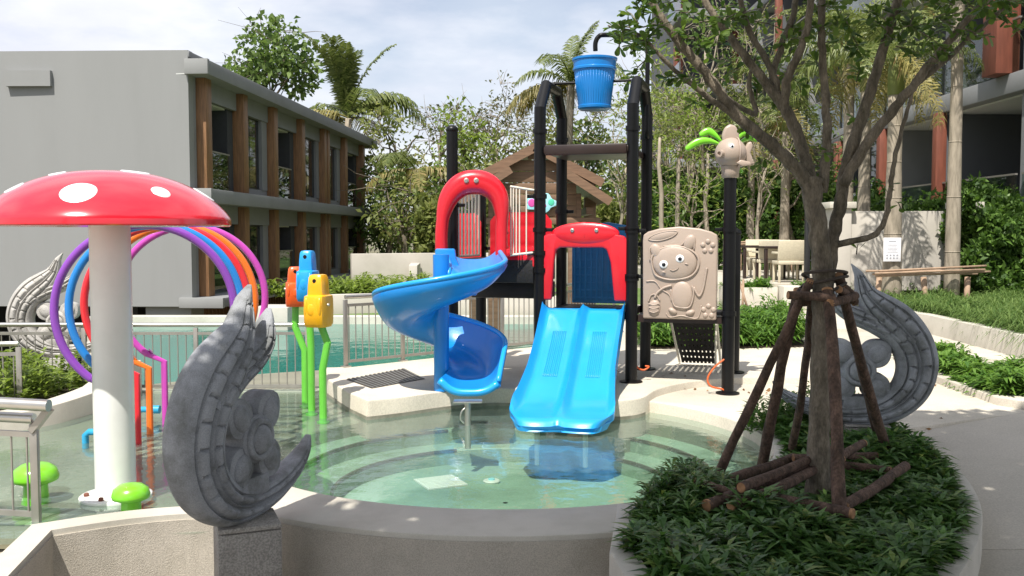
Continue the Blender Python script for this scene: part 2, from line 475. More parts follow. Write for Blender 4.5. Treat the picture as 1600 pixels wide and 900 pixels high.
def strip(path, w, z0, z1):
    """vertical wall slab following a plan path: w is the width to the right of the travel direction"""
    pts = [Vector((p[0], p[1])) for p in path]; k = len(pts); A = []; B = []
    for i in range(k):
        t = (pts[min(i + 1, k - 1)] - pts[max(i - 1, 0)]).normalized(); nr = Vector((t.y, -t.x))
        A.append(pts[i]); B.append(pts[i] + nr * w)
    P = []
    for i in range(k):
        za = z1[i] if isinstance(z1, list) else z1
        P.append([(A[i].x, A[i].y, z0), (A[i].x, A[i].y, za), (B[i].x, B[i].y, za), (B[i].x, B[i].y, z0)])
    mb = MB().grid(P, closed_v=True)
    n = len(mb.v); mb.f.append((0, 1, 2, 3)); mb.f.append((n - 1, n - 2, n - 3, n - 4))
    return mb


# ------------------------------------------------------------------ foliage helpers (numpy)
def unit(a): return a / np.maximum(np.linalg.norm(a, axis=1, keepdims=True), 1e-6)


def leaves(c, d, ln, wd, fold=.25, droop=0.0):
    """rhombic folded leaves: c base points, d directions, ln lengths, wd widths. Returns verts, quad faces"""
    n = len(c); d = unit(d)
    r = rng.normal(size=(n, 3)); sd = unit(np.cross(d, r)); up = np.cross(sd, d)
    flip = np.sign(up[:, 2:3]); flip[flip == 0] = 1; up *= flip
    ln = np.asarray(ln).reshape(-1, 1); wd = np.asarray(wd).reshape(-1, 1)
    mid = c + d * ln * .5
    tip = c + d * ln - np.array([0, 0, 1.]) * ln * droop
    v = np.stack([c, mid + sd * wd / 2 + up * wd * fold, tip, mid - sd * wd / 2 + up * wd * fold], axis=1)
    f = (np.arange(n) * 4)[:, None] + np.arange(4)[None, :]
    return v.reshape(-1, 3), f


def blob_points(cx, rad, n, shell=.55):
    """points in an ellipsoid, denser towards the outside, plus outward directions"""
    u = unit(rng.normal(size=(n, 3)))
    r = (shell + (1 - shell) * rng.random((n, 1))) ** .8
    return np.array(cx) + u * r * np.array(rad), u


def crown(name, clumps, lsize, mat, parent, per, aspect=.45, upb=.25, droop=.15):
    """clumps: list of (centre, radii)"""
    V = []; F = []; o = 0
    for cx, rad in clumps:
        n = max(20, int(per * (rad[0] * rad[1] + rad[1] * rad[2] + rad[0] * rad[2])))
        p, u = blob_points(cx, rad, n)
        d = unit(u * .8 + rng.normal(size=(n, 3)) * .8 + np.array([0, 0, upb]))
        l = lsize * rng.uniform(.6, 1.35, n)
        v, f = leaves(p, d, l, l * aspect, droop=droop)
        V.append(v); F.append(f + o); o += len(v)
    return npobj(name, np.concatenate(V), np.concatenate(F), mat, parent)


def in_poly(x, y, poly):
    px = np.array([p[0] for p in poly]); py = np.array([p[1] for p in poly]); n = len(poly)
    ins = np.zeros(len(x), bool); j = n - 1
    for i in range(n):
        c = ((py[i] > y) != (py[j] > y)) & (x < (px[j] - px[i]) * (y - py[i]) / (py[j] - py[i] + 1e-12) + px[i])
        ins ^= c; j = i
    return ins


def ground_cover(name, label, poly, z, h, nplant, nleaf, ln, wd, mat, spread=.8, cat='plants', arch=.5, low=None):
    """rosettes of lance leaves over a plan polygon (uncountable: one object)"""
    xs = [p[0] for p in poly]; ys = [p[1] for p in poly]
    x = rng.uniform(min(xs), max(xs), nplant * 4); y = rng.uniform(min(ys), max(ys), nplant * 4)
    k = in_poly(x, y, poly); x, y = x[k][:nplant], y[k][:nplant]; n = len(x)
    hh = h * rng.uniform(.35, 1.15, n) * (0.8 + .35 * np.sin(x * 5.1 + 1.3) * np.sin(y * 4.3))
    if low: hh *= np.clip(np.hypot(x - low[0], y - low[1]) / low[2], .3, 1) ** 1.0
    zz = z(x, y) if callable(z) else np.full(n, z)
    c = np.stack([x, y, zz + hh], 1)
    c = np.repeat(c, nleaf, 0); N = len(c)
    c[:, 2] -= rng.random(N) * np.repeat(hh, nleaf) * .75
    a = rng.random(N) * 2 * math.pi; e = rng.uniform(.0, 1.0, N) * spread
    d = np.stack([np.cos(a), np.sin(a), e], 1); d = unit(d)
    l = ln * rng.uniform(.6, 1.25, N)
    w = wd * rng.uniform(.7, 1.2, N)
    sd = np.stack([-np.sin(a), np.cos(a), np.zeros(N)], 1)
    l_, w_ = l[:, None], w[:, None]; dz = np.array([0, 0, 1.])
    m1 = c + d * l_ * .45; tip = c + d * l_ * .95 - dz * l_ * arch
    up = np.cross(sd, d) * -1
    v = np.stack([c, m1 + sd * w_ / 2, m1 - dz * w_ * .15, m1 - sd * w_ / 2, tip], 1).reshape(-1, 3)
    b = np.arange(N)[:, None] * 5
    f = np.concatenate([b + np.array([[0, 1, 2, 3]]), b + np.array([[1, 4, 3, 2]])], 0)
    o = npobj(name, v, f, mat)
    return tag(o, label, cat, kind='stuff')


def branch_path(a, b, sag=.1, n=5, jit=.06):
    a, b = Vector(a), Vector(b); L_ = (b - a).length; out = []
    for i in range(n):
        t = i / (n - 1); p = a.lerp(b, t)
        if 0 < i < n - 1:
            p += Vector((random.gauss(0, jit), random.gauss(0, jit), random.gauss(0, jit * .5) + sag * math.sin(math.pi * t))) * L_
        out.append(p)
    return out


def make_tree(name, label, base, h, clumps, mat, lsize, per, trunk_r=.16, bark='bark', group=None, aspect=.45, cat='tree', limbs=6):
    t = thing(name, label, cat, base, group)
    top = Vector(base) + Vector((random.uniform(-.3, .3), 0, h))
    p = branch_path(base, top, 0, 6, .02)
    obj('trunk', MB().tube(p, [trunk_r * (1 - .12 * i) for i in range(6)], 8), M[bark], t, smooth=180)
    lm = MB()
    for cx, rad in clumps[:limbs]:
        s = p[random.randint(3, 5)]
        lm.tube(branch_path(s, cx, .08, 5, .05), [trunk_r * .38, trunk_r * .3, trunk_r * .2, trunk_r * .14, trunk_r * .07], 5)
    obj('limbs', lm, M[bark], t, smooth=180)
    tm = MB()
    for cx, rad in clumps:
        for q in range(5 if name == 'bare_tree' else 2):
            e = Vector(cx) + Vector((random.gauss(0, rad[0]), random.gauss(0, rad[1]), abs(random.gauss(.4, .5)) * rad[2] * 1.6))
            tm.tube(branch_path(cx, e, .05, 4, .06), [trunk_r * .12, trunk_r * .09, trunk_r * .06, trunk_r * .03], 4)
    obj('twigs', tm, M[bark], t)['kind'] = 'stuff'
    crown('crown', clumps, lsize, mat, t, per, aspect)
    return t


def auto_clumps(cx, rad, n, cr, seed):
    r = random.Random(seed); out = []
    for i in range(n):
        u = Vector((r.gauss(0, 1), r.gauss(0, 1), r.gauss(0, 1))).normalized() * (.35 + .65 * r.random())
        k = cr * r.uniform(.6, 1.25)
        out.append(((cx[0] + u.x * rad[0], cx[1] + u.y * rad[1], cx[2] + u.z * rad[2]), (k, k, k * .75)))
    return out


# ================================================================== SETTING
C0 = Vector((-.05, 7.05)); RP = 1.93           # paddling pool centre and radius


def cpt(deg, r): return (C0.x + r * math.cos(R(deg)), C0.y + r * math.sin(R(deg)))


# terrain: one sheet out to the horizon, dropping under the pools
def terrain_h(x, y):
    h = np.full_like(x, -1.6)
    far = np.clip((y - 18.2) / .5, 0, 1); h = h * (1 - far) + (-.25) * far
    right = np.clip((x - 4.0) / .6, 0, 1) * np.clip((y - 14) / 1.0, 0, 1); h = np.maximum(h, -1.6 + 1.6 * right)
    left = np.clip((-12 - x) / .5, 0, 1); h = np.maximum(h, -1.6 + 1.3 * left)
    back = np.clip((1.5 - y) / .5, 0, 1); h = np.maximum(h, -1.6 + 1.3 * back)
    sunk = np.clip((-4.0 - x - .42 * (y - 9.9).clip(0, 9)) / .5, 0, 1) * np.clip((y - 9.6) / .4, 0, 1) * np.clip((34 - y) / 1, 0, 1)
    h = h * (1 - sunk) + (-2.6) * sunk
    sunk2 = np.clip((-5.6 - x) / .5, 0, 1) * np.clip((y - 18.2) / .4, 0, 1) * np.clip((50 - y) / 1, 0, 1)
    h = h * (1 - sunk2) + (-2.6) * sunk2
    return h + np.clip((y - 60) / 300, 0, 1) * 3


gx = np.concatenate([np.array([-600, -300, -150, -80, -50, -35, -25]), np.arange(-20, 20.1, .5), np.array([25, 35, 50, 80, 150, 300, 600])])
gy = np.concatenate([np.array([-300, -100, -40, -15]), np.arange(-5, 24.1, .5), np.array([26, 30, 36, 45, 60, 90, 140, 220, 350, 600, 900])])
X, Y = np.meshgrid(gx, gy, indexing='ij'); Z = terrain_h(X, Y)
nv = np.stack([X.ravel(), Y.ravel(), Z.ravel()], 1); ny = len(gy)
ii, jj = np.meshgrid(np.arange(len(gx) - 1), np.arange(ny - 1), indexing='ij'); a = (ii * ny + jj).ravel()
g = npobj('ground', nv, np.stack([a, a + ny, a + ny + 1, a + 1], 1), M['ground'], smooth=180); g['kind'] = 'structure'

# splash floor (shallow, wet) with the round paddling pool and its steps sunk into it
prof = [(0, -.42), (.6, -.42), (1.02, -.42), (1.03, -.42)]
P = []
na = 96
radii = [(.02, -.42), (.7, -.42), (1.30, -.42)]
P = []
for r, z in radii: P.append([(C0.x + r * math.cos(2 * math.pi * j / na), C0.y + r * math.sin(2 * math.pi * j / na), z) for j in range(na)])
obj('pool_floor', MB().grid(P, closed_v=True), M['pool'], struct=True)
st = bpy.data.objects.new('pool_steps', None); COL.objects.link(st); st['kind'] = 'structure'
for (r0, r1, zt) in ((1.28, 1.55, -.29), (1.55, 1.80, -.17)):
    mb = MB()
    Q = [[(C0.x + r * math.cos(2 * math.pi * j / na), C0.y + r * math.sin(2 * math.pi * j / na), z) for j in range(na)]
         for r, z in ((r0, -.5), (r0, zt - .012), (r0 + .012, zt), (r1 + .01, zt))]
    obj('step', mb.grid(Q, closed_v=True), M['step'], st)
def floor_r(j):
    """how far the splash floor reaches in each direction (it stops at the front walls and the planter)"""
    th = 360.0 * j / na
    return float(np.interp(th, [0, 18, 26, 150, 205, 216, 221, 224, 232, 236, 359], [2.0, 2.0, 4.2, 5.2, 5.2, 3.6, 3.2, 2.75, 2.2, 2.05, 2.0]))


Q = []
for r, z in ((1.80, -.5), (1.80, -.062), (1.812, -.05), (2.0, -.047), (9, -.04)):
    Q.append([(C0.x + min(r, floor_r(j)) * math.cos(2 * math.pi * j / na), C0.y + min(r, floor_r(j)) * math.sin(2 * math.pi * j / na), z) for j in range(na)])
obj('splash_floor', MB().grid(Q, closed_v=True), M['wet'], struct=True)
# dark nosing strips on the pool steps
for r_, z_ in ((1.28, -.30), (1.55, -.178)):
    for (d0, d1) in ((110, 228), (5, 50)):
        th = np.radians(np.linspace(d0, d1, 50))
        rows_ = [[(C0.x + q * math.cos(t_), C0.y + q * math.sin(t_), z_ + h_) for t_ in th] for q, h_ in ((r_ - .004, -.012), (r_ - .004, .014), (r_ + .020, .014))]
        obj('step_nosing', MB().grid(rows_), M['nosing'], st)
obj('splash_water', MB().sheet([(-5.2, 4.9), (-2.35, 4.92), (-1.5, 5.05), (-.9, 4.97), (-.2, 4.85), (.5, 4.88), (1.0, 5.2), (1.9, 6.6), (2.1, 7.3), (1.9, 8.4),
                                (1.3, 9.2), (-.8, 9.3), (-2.0, 9.76), (-4.6, 9.76)], 0), M['water'], struct=True)

# swimming pool behind the railings
bp = [(-4.45, 9.9), (-2.1, 9.9), (-1.8, 10.35), (.45, 12.35), (1.6, 14.0), (2.2, 18.2), (-7.9, 18.2)]
obj('swimming_pool_floor', MB().prism(bp, -1.5, -1.25), M['bigpool'], struct=True)
obj('swimming_pool_water', MB().sheet(bp, -.12), M['water2'], struct=True)
obj('pool_edge', strip([(-8.2, 18.2), (2.2, 18.2)], -.45, -1.5, .02), M['coping'], struct=True)
obj('pool_edge', strip([(-6.2, 9.72), (-2.05, 9.72), (-1.78, 10.3), (.45, 12.3), (1.65, 14.0), (2.25, 18.2)], -.16, -1.5, -.02), M['coping'], struct=True)
obj('pool_edge', strip([(-8.1, 18.6), (-4.5, 9.95)], -.3, -3.2, .0), M['coping'], struct=True)
obj('lawn', MB().prism([(-5.2, 18.66), (3.0, 18.66), (4, 24), (3, 60), (-3.5, 60), (-4.6, 26)], -.5, lambda p: -.02 + max(0, (p[1] - 24)) * .004), M['lawn'], struct=True)

# front coping ring of the paddling pool with its retaining wall
arc = [cpt(a_, RP) for a_ in np.linspace(222, 291, 40)]
mbc = strip(arc, .47, -.2, .1)
obj('pool_coping', mbc, M['coping'], bevel=.012, struct=True)
arc2 = [cpt(a_, RP + .03) for a_ in np.linspace(222, 291.5, 40)]
obj('pool_wall', strip(arc2, .42, -1.3, -.203), M['pebble'], struct=True)
# the coping's outer face is pebble washed right up to the rim
arc3 = [cpt(a_, RP + .473) for a_ in np.linspace(222, 290.5, 40)]
obj('pool_wall', strip(arc3, .008, -1.3, .072), M['pebble'], struct=True)
# left wall
def wall_between(A, B, z0, z1):
    P = [[(a[0], a[1], z0), (a[0], a[1], z1), (b[0], b[1], z1), (b[0], b[1], z0)] for a, b in zip(A, B)]
    mb = MB().grid(P, closed_v=True); n = len(mb.v); mb.f += [(0, 1, 2, 3), (n - 1, n - 2, n - 3, n - 4)]
    return mb


lo_ = [(-2.2, 3.2), (-2.49, 4.84)] + catmull([(-2.49, 4.84), (-2.1, 5.08), (-1.72, 5.185), (-1.36, 5.17)], 5)[1:]
li_ = [(-2.05, 3.2), (-2.345, 4.745)] + catmull([(-2.345, 4.745), (-2.03, 4.935), (-1.69, 5.035), (-1.30, 5.02)], 5)[1:]
lw_ = [(-2.10, 3.2), (-2.39, 4.775)] + catmull([(-2.39, 4.775), (-2.06, 4.98), (-1.70, 5.085), (-1.30, 5.07)], 5)[1:]
lx_ = [(-2.042, 3.2), (-2.335, 4.738)] + catmull([(-2.335, 4.738), (-2.025, 4.927), (-1.688, 5.027), (-1.30, 5.012)], 5)[1:]
obj('pool_coping', wall_between(lo_, li_, -.2, .1), M['coping'], struct=True)
obj('pool_wall', wall_between(lw_, lx_, -1.3, .07), M['pebble'], struct=True)
obj('path', MB().prism([(-14, -3), (-2.6, -3), (-2.6, 5.0), (-3.4, 5.0), (-14, 6.4)], -.6, -.09), M['path'], struct=True)
obj('path', MB().prism([(-2.58, -3), (.4, -3), (.5, 4.2), (.3, 4.7), (-2.3, 4.9)], -1.4, -.62), M['path'], struct=True)

# ------------------------------------------------ tower deck (upper and lower level)
def wz(px, py, z): v = W(px, py, z); return (v.x, v.y)


up_edge = [wz(508, 574, .17), wz(511, 592, .17), wz(540, 611, .17), wz(574, 626, .17)]
up_front = catmull([wz(574, 626, .17), wz(630, 620, .17), wz(700, 611, .17), wz(780, 606, .17), wz(850, 612, .17), wz(905, 622, .17), wz(960, 626, .17),
                    wz(1003, 621, .17), wz(1030, 607, .17), wz(1080, 596, .17), wz(1150, 590, .17), wz(1240, 589, .17), wz(1330, 592, .17)], 6)
upper = up_edge[:-1] + up_front + [(4.4, 9.7), (4.4, 14.3), (1.75, 14.1), (.5, 12.28), (-1.74, 10.22)]
deck = obj('upper_deck', MB().prism(upper, -.6, .17), M['deck'], bevel=.018, struct=True)
obj('waterline', strip(up_edge[1:-1] + up_front[:44], .006, -.45, .03), M['wetstone'], struct=True)
lowarc = [cpt(a_, RP) for a_ in np.linspace(80, -20, 30)]
lower = [(-.05, 8.98)] + lowarc + [(2.2, 6.6), (2.9, 7.2), (4.4, 8.0), (4.4, 9.68), (2.2, 9.5), (.6, 9.2)]
obj('lower_deck', MB().prism(lower, -.6, .098), M['deck'], bevel=.012, struct=True)

# ------------------------------------------------ path on the right, cast in slabs
pth = bpy.data.objects.new('path', None); COL.objects.link(pth); pth['kind'] = 'structure'
pz = lambda p: .1 if p[1] >= 8.0 else .1 - (8.0 - p[1]) * .052
xs = [1.2, 4.38, 7.6]
for (y0, y1) in ((-1.4, 1.79), (1.8, 4.92), (4.93, 8.02)):
    for k in range(2):
        if k == 0: x0, x1 = (1.2 if y1 < 5 else 1.9), 4.36
        else: x0, x1 = 4.37, 7.6
        obj('slab', MB().prism([(x0, y0), (x1, y0), (x1, y1), (x0, y1)], -.8, pz), M['path'], pth, bevel=.006)
obj('slab', MB().prism([(4.41, 8.03), (7.6, 8.03), (7.6, 11.2), (4.41, 11.2)], -.5, .1), M['path'], pth, bevel=.006)
obj('slab', MB().prism([(4.41, 11.21), (7.0, 11.21), (7.4, 14.5), (4.41, 14.5)], -.5, .12), M['path'], pth, bevel=.006)
obj('slab', MB().prism([(2.0, 14.33), (8.4, 14.51), (9, 19.4), (2.2, 19.4)], -.5, .17), M['path'], pth, bevel=.006)

# ------------------------------------------------ planter island under the tree
pl_left = [cpt(a_, RP + .02) for a_ in np.linspace(285, 372, 22)]
pl_right = catmull([(2.02, 7.55), (2.35, 7.72), (2.75, 7.62), (2.95, 7.2), (2.97, 6.6), (2.84, 5.9), (2.62, 5.22), (2.32, 4.62), (1.94, 4.05), (1.52, 3.5), (1.12, 3.2), (.75, 3.3), (.54, 3.8), (.46, 4.4)], 5)
pl_out = pl_left[1:] + pl_right
ctr = Vector((1.75, 5.7))


def inset(poly, d):
    out = []; n = len(poly)
    for i in range(n):
        a, b, c = (Vector(poly[k % n]) for k in (i - 1, i, i + 1))
        t = (c - a).normalized(); out.append(tuple(b + Vector((t.y, -t.x)) * d))
    return out


pl_in = inset(pl_out, .13)
Pp = [[(p[0], p[1], -1.2) for p in pl_out], [(p[0], p[1], .106) for p in pl_out], [(p[0], p[1], .106) for p in pl_in], [(p[0], p[1], -.1) for p in pl_in]]
pw = obj('planter_wall', MB().grid(Pp, closed_v=True), M['coping'], bevel=.012)
tag(pw, 'pale curved terrazzo planter wall round the staked tree', 'planter')
obj('planter_soil', MB().prism(pl_in, -.3, .05), M['soil'], struct=True)

# ------------------------------------------------ far terrace, beds and garden walls
ter = obj('terrace', MB().prism([(4.2, 19.41), (16, 19.41), (16, 34), (3.6, 34)], -.4, .60), M['path'], struct=True)
for k, (yy, z1) in enumerate(((18.5, .31), (18.95, .45))):
    obj('terrace_step', MB().prism([(5.6 - .15 * k, yy), (8.6, yy), (8.6, 19.40), (5.3, 19.40)], 0, z1 - .003 * k), M['deck'], bevel=.01, struct=True)


def low_wall(label, poly, z0, z1, mat='coping', cat='garden wall'):
    o = obj('garden_wall', MB().prism(poly, z0, z1), M[mat], bevel=.012); return tag(o, label, cat)


def boxpoly(x0, y0, x1, y1): return [(x0, y0), (x1, y0), (x1, y1), (x0, y1)]


low_wall('low cream planter wall on the far terrace left of the steps', boxpoly(4.0, 17.6, 4.95, 18.3), .17, .62)
low_wall('narrow upright cream pier beside the terrace steps', boxpoly(4.97, 17.3, 5.35, 17.72), .17, .66)
low_wall('low cream planter box in front of the cafe chairs', boxpoly(5.37, 18.0, 8.2, 18.48), .17, .56)
# bed with grass at the right (raised kerb)
low_wall('long pale kerb wall holding the strappy grass bed at right', [(6.05, 10.0), (6.22, 10.0), (6.32, 12), (6.42, 14.2), (6.32, 16.4), (6.15, 16.4), (6.25, 14.2), (6.15, 12)], -.3, .40)
obj('bed_soil', MB().prism([(6.22, 10), (12, 10), (12, 17.9), (6.3, 17.9), (6.42, 14.2)], -.3, .36), M['soil'], struct=True)
low_wall('low pale kerb round the leafy bed beside the right path', [(4.28, 8.3), (4.4, 8.1), (5.1, 8.2), (5.25, 9.4), (5.05, 11.2), (4.75, 11.5), (4.45, 11.0), (4.3, 9.6)], -.2, .17, 'path')
# boundary wall panel (cream) with capped piers
gw = thing('boundary_wall', 'tall cream rendered boundary wall behind the palm trunks at right', 'wall', (6.3, 18.0, .17))
obj('wall', MB().prism([(6.36, 18.0), (8.58, 18.0), (8.58, 18.25), (6.36, 18.25)], .0, 2.05), M['wallpale'], gw, bevel=.01)
for x in (6.22, 8.62):
    obj('pier', MB().box((x, 18.1, 1.05), (.36, .42, 2.1)), M['wallpale'], gw, bevel=.01)
    obj('pier_cap', MB().box((x, 18.1, 2.16), (.5, .54, .12)), M['coping'], gw, bevel=.01)
# low wall beyond the pool, with its taller return
bw = thing('boundary_wall', 'long low cream wall beyond the swimming pool under the trees', 'wall', (-4, 30, 0))
obj('wall', MB().prism([(-4.9, 29.0), (-3.1, 30.0), (-2.0, 30.4), (3.4, 30.8), (3.4, 31.1), (-2.0, 30.75), (-3.2, 30.35), (-5.0, 29.3)], -.3, 1.02), M['wallpale'], bw, bevel=.02)
obj('wall_return', MB().prism([(-3.2, 29.95), (-3.0, 27.5), (-2.75, 27.5), (-2.9, 30.0)], -.3, .72), M['wallpale'], bw, bevel=.02)
pb = tag(obj('planter_box', MB().box((-4.35, 17.4, .02), (.62, .8, .55)), M['wallpale'], bevel=.015), 'small white square planter box at the far pool edge', 'planter')
pb2 = tag(obj('garden_wall', strip(catmull([(-3.9, 19.4), (-2.6, 19.9), (-1.6, 19.7), (-.6, 19.2), (1.0, 19.0)], 6), .22, -.3, .38), M['wallpale'], bevel=.01),
          'low curved pale wall behind the swimming pool near the building', 'garden wall')
# kerb on the left of the splash floor
ck = strip(catmull([(-4.9, 7.0), (-4.15, 7.55), (-3.88, 7.9), (-3.76, 8.4), (-3.74, 8.9), (-3.76, 9.3), (-3.8, 9.66)], 5), -.24, -.5,
           [float(v) for v in np.interp(np.linspace(0, 1, 31), [0, .3, .6, .8, 1], [.12, .16, .20, .30, .32])])
tag(obj('kerb_wall', ck, M['coping'], bevel=.01), 'curved white kerb wall rising behind the red spotted shower', 'kerb')
obj('bed_soil', MB().prism([(-9, 7.2), (-4.95, 7.0), (-4.2, 7.6), (-3.95, 8.0), (-3.8, 9.5), (-4.2, 9.85), (-9, 9.85)], -.5, .06), M['soil'], struct=True)

# drain grate on the deck block, pool fittings
gr = thing('drain_grate', 'dark square floor grate let into the white deck block', 'grate', W(600, 592, .175))
gp = [wz(541, 593, 0.172), wz(581, 607, .172), wz(664, 592, .172), wz(632, 576, .172)]
obj('frame', MB().prism(gp, .168, .174), M['darkbrown'], gr)
for k in range(14):
    t_ = (k + .5) / 14
    a_ = Vector(gp[0]).lerp(Vector(gp[3]), t_); b_ = Vector(gp[1]).lerp(Vector(gp[2]), t_)
    obj('slat', MB().bar((a_.x, a_.y, .177), (b_.x, b_.y, .177), .022, .007), M['grate'], gr)
wg = thing('pool_drain', 'white slatted square drain cover on the paddling pool floor', 'drain cover', W(688, 753, -.41))
c_ = W(688, 753, -.41)
obj('frame', MB().box((c_.x, c_.y, -.412), (.34, .34, .012), rz=.45), M['poolwhite'], wg)
for k in range(8):
    dxy = Matrix.Rotation(.45, 3, 'Z') @ Vector((0, -.14 + .04 * k, 0))
    obj('slat', MB().box((c_.x + dxy.x, c_.y + dxy.y, -.404), (.3, .014, .008), rz=.45), M['poolwhite'], wg)
c_ = W(768, 752, -.41)
wi = thing('pool_inlet', 'round white inlet on the paddling pool floor', 'pool inlet', (c_.x, c_.y, -.41))
obj('disc', MB().lathe([(0, -.01), (.065, -.01), (.07, .004), (.062, .012), (0, .014)], 24, (c_.x, c_.y, -.41)), M['poolwhite'], wi, smooth=40)
obj('centre_cap', MB().lathe([(0, .012), (.028, .012), (.026, .024), (0, .026)], 18, (c_.x, c_.y, -.41)), M['cyan'], wi, smooth=40)

# ------------------------------------------------ unseen shade tree, its crown shaped from the foreground shade it has to cast
sh_poly = [(-1.58, 4.35), (-1.30, 4.98), (-.75, 5.35), (-.45, 5.95), (.25, 6.2), (1.2, 6.3), (1.8, 6.35), (2.0, 7.5), (2.6, 7.9), (3.8, 7.9), (5.2, 8.2), (8, 8.5), (8, 1), (3, -1), (-1.8, 1.0), (-2.0, 3.0)]
sh_t = thing('shade_tree', 'unseen leafy tree above the viewpoint, shaped to shade the foreground', 'tree', (-6.2, -5.5, -.1))
obj('trunk', MB().tube(branch_path((-6.2, -5.5, -.3), (-4.2, -3.6, 4.4), 0, 7, .02), [.26, .24, .22, .2, .19, .17, .15], 10), M['bark'], sh_t, smooth=180)
lm = MB()
for e in ((-2.6, 1.0, 5.6), (-1.2, 2.0, 5.7), (.5, 2.8, 5.6), (2.5, 3.0, 5.8), (4.5, 2.5, 5.8), (-1.5, -2, 5.7), (3, -2, 5.7)):
    lm.tube(branch_path((-4.2, -3.6, 4.3), e, .06, 6, .03), [.13, .1, .08, .06, .04, .02], 6)
obj('limbs', lm, M['bark'], sh_t, smooth=180)
n = 60000
x = rng.uniform(-2.2, 8, n * 2); y = rng.uniform(-1, 8.5, n * 2); k = in_poly(x, y, sh_poly)
x, y = x[k][:n], y[k][:n]; n = len(x)
z = rng.uniform(5.0, 6.2, n); s_ = z / SUN_DIR.z
c = np.stack([x + SUN_DIR.x * s_, y + SUN_DIR.y * s_, z], 1) + rng.normal(size=(n, 3)) * .05
l_ = rng.uniform(.13, .25, n); v, f = leaves(c, rng.normal(size=(n, 3)) * np.array([1, 1, .5]), l_, l_ * .6)
npobj('crown', v, f, M['leaf_a'], sh_t)


# ================================================================== BUILDINGS
# ---- left building: grey gable towards the viewer, timber finned facade running away along the pool
bA = thing('apartment_block', 'grey two storey block with plain gable and timber fins on the left', 'building', (-8.2, 24, -.25))
K0 = Vector((-8.12, 24.0)); K1 = Vector((-6.85, 44.0)); fd = (K1 - K0).normalized(); fn = Vector((fd.y, -fd.x))   # along, outward (+x)
FL = (K1 - K0).length


def fp(s, o, z): p = K0 + fd * s + fn * o; return Vector((p.x, p.y, z))


def fbox(mb, s0, s1, o0, o1, z0, z1):
    q = [fp(s0, o0, 0), fp(s1, o0, 0), fp(s1, o1, 0), fp(s0, o1, 0)]
    return mb.prism([(p.x, p.y) for p in q], z0, z1)


ZB, ZM, ZR = -.22, 2.62, 5.62        # lower floor, upper floor, underside of the roof slab
DEP = 3.0                            # recess depth of the rooms behind the facade
gl_ = (-1.0, 0.02)                   # gable runs to the left
obj('gable_wall', MB().prism([(-24, 24.55), (K0.x, 24.0), (K0.x + .02, 24.30), (-24, 24.85)], ZB, 6.22), M['gable'], bA)
obj('gable_wall', MB().prism([(-14.9 + 5.5, 24.24), (K0.x - .1, 24.2), (K0.x - .1, 25.2), (-9.4, 25.2)], -2.7, ZB - .004), M['gable'], bA)
obj('gable_wall', MB().prism([(-24, 24.8), (-17.0, 24.6), (-17.0, 25.2), (-24, 25.2)], -2.7, ZB - .004), M['gable'], bA)
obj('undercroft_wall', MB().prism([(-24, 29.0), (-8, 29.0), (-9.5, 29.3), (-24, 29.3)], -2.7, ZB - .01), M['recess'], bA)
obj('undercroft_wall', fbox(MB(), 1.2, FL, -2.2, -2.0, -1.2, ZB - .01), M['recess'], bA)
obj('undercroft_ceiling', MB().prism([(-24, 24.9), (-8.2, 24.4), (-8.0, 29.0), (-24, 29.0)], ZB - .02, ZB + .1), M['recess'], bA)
obj('vent_hood', MB().prism([(-12.72, 24.02), (-11.58, 24.0), (-11.58, 24.25), (-12.72, 24.27)], 5.33, 5.72), M['gable'], bA)
obj('joint_line', MB().prism([(-11.45, 23.985 + .25), (K0.x, 24.0 - .012), (K0.x, 24.05), (-11.45, 24.3)], 5.62, 5.645), M['soffit'], bA)
# roof: parapet and projecting slab
rb = MB(); fbox(rb, -.0, FL + .3, -16, .04, 6.05, 6.20); obj('roof', rb, M['greyband'], bA, bevel=.02)
rb = MB(); fbox(rb, .02, FL + .6, -15.9, .52, ZR, 5.98); obj('roof_slab', rb, M['greyband'], bA, bevel=.015)
obj('roof_slab_end', fbox(MB(), -.12, .016, -.05, .55, ZR - .01, 5.99), M['gable'], bA, bevel=.008)
obj('floor_slab', fbox(MB(), .02, FL + .5, -6, .56, ZM - .22, ZM + .14), M['greyband'], bA, bevel=.012)
obj('floor_slab_end', fbox(MB(), -.1, .016, -.3, .58, ZM - .225, ZM + .15), M['gable'], bA, bevel=.008)
obj('floor_slab', fbox(MB(), .02, FL + .5, -6, .80, ZB - .02, ZB + .22), M['greyband'], bA, bevel=.012)
obj('floor_slab_end', fbox(MB(), -.12, .016, -.3, .84, ZB - .03, ZB + .23), M['gable'], bA, bevel=.008)
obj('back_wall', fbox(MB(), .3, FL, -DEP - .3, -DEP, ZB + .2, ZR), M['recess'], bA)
obj('end_wall', fbox(MB(), FL - .02, FL + .3, -16, .0, ZB, ZR), M['gable'], bA)
SS = [.72, 3.5, 6.3, 9.4, 12.6, 15.7, 19.0]


def wall_light(parent, o):
    obj('wall_light', MB().box(o, (.10, .3, .14)), M['soffit'], parent, bevel=.01)


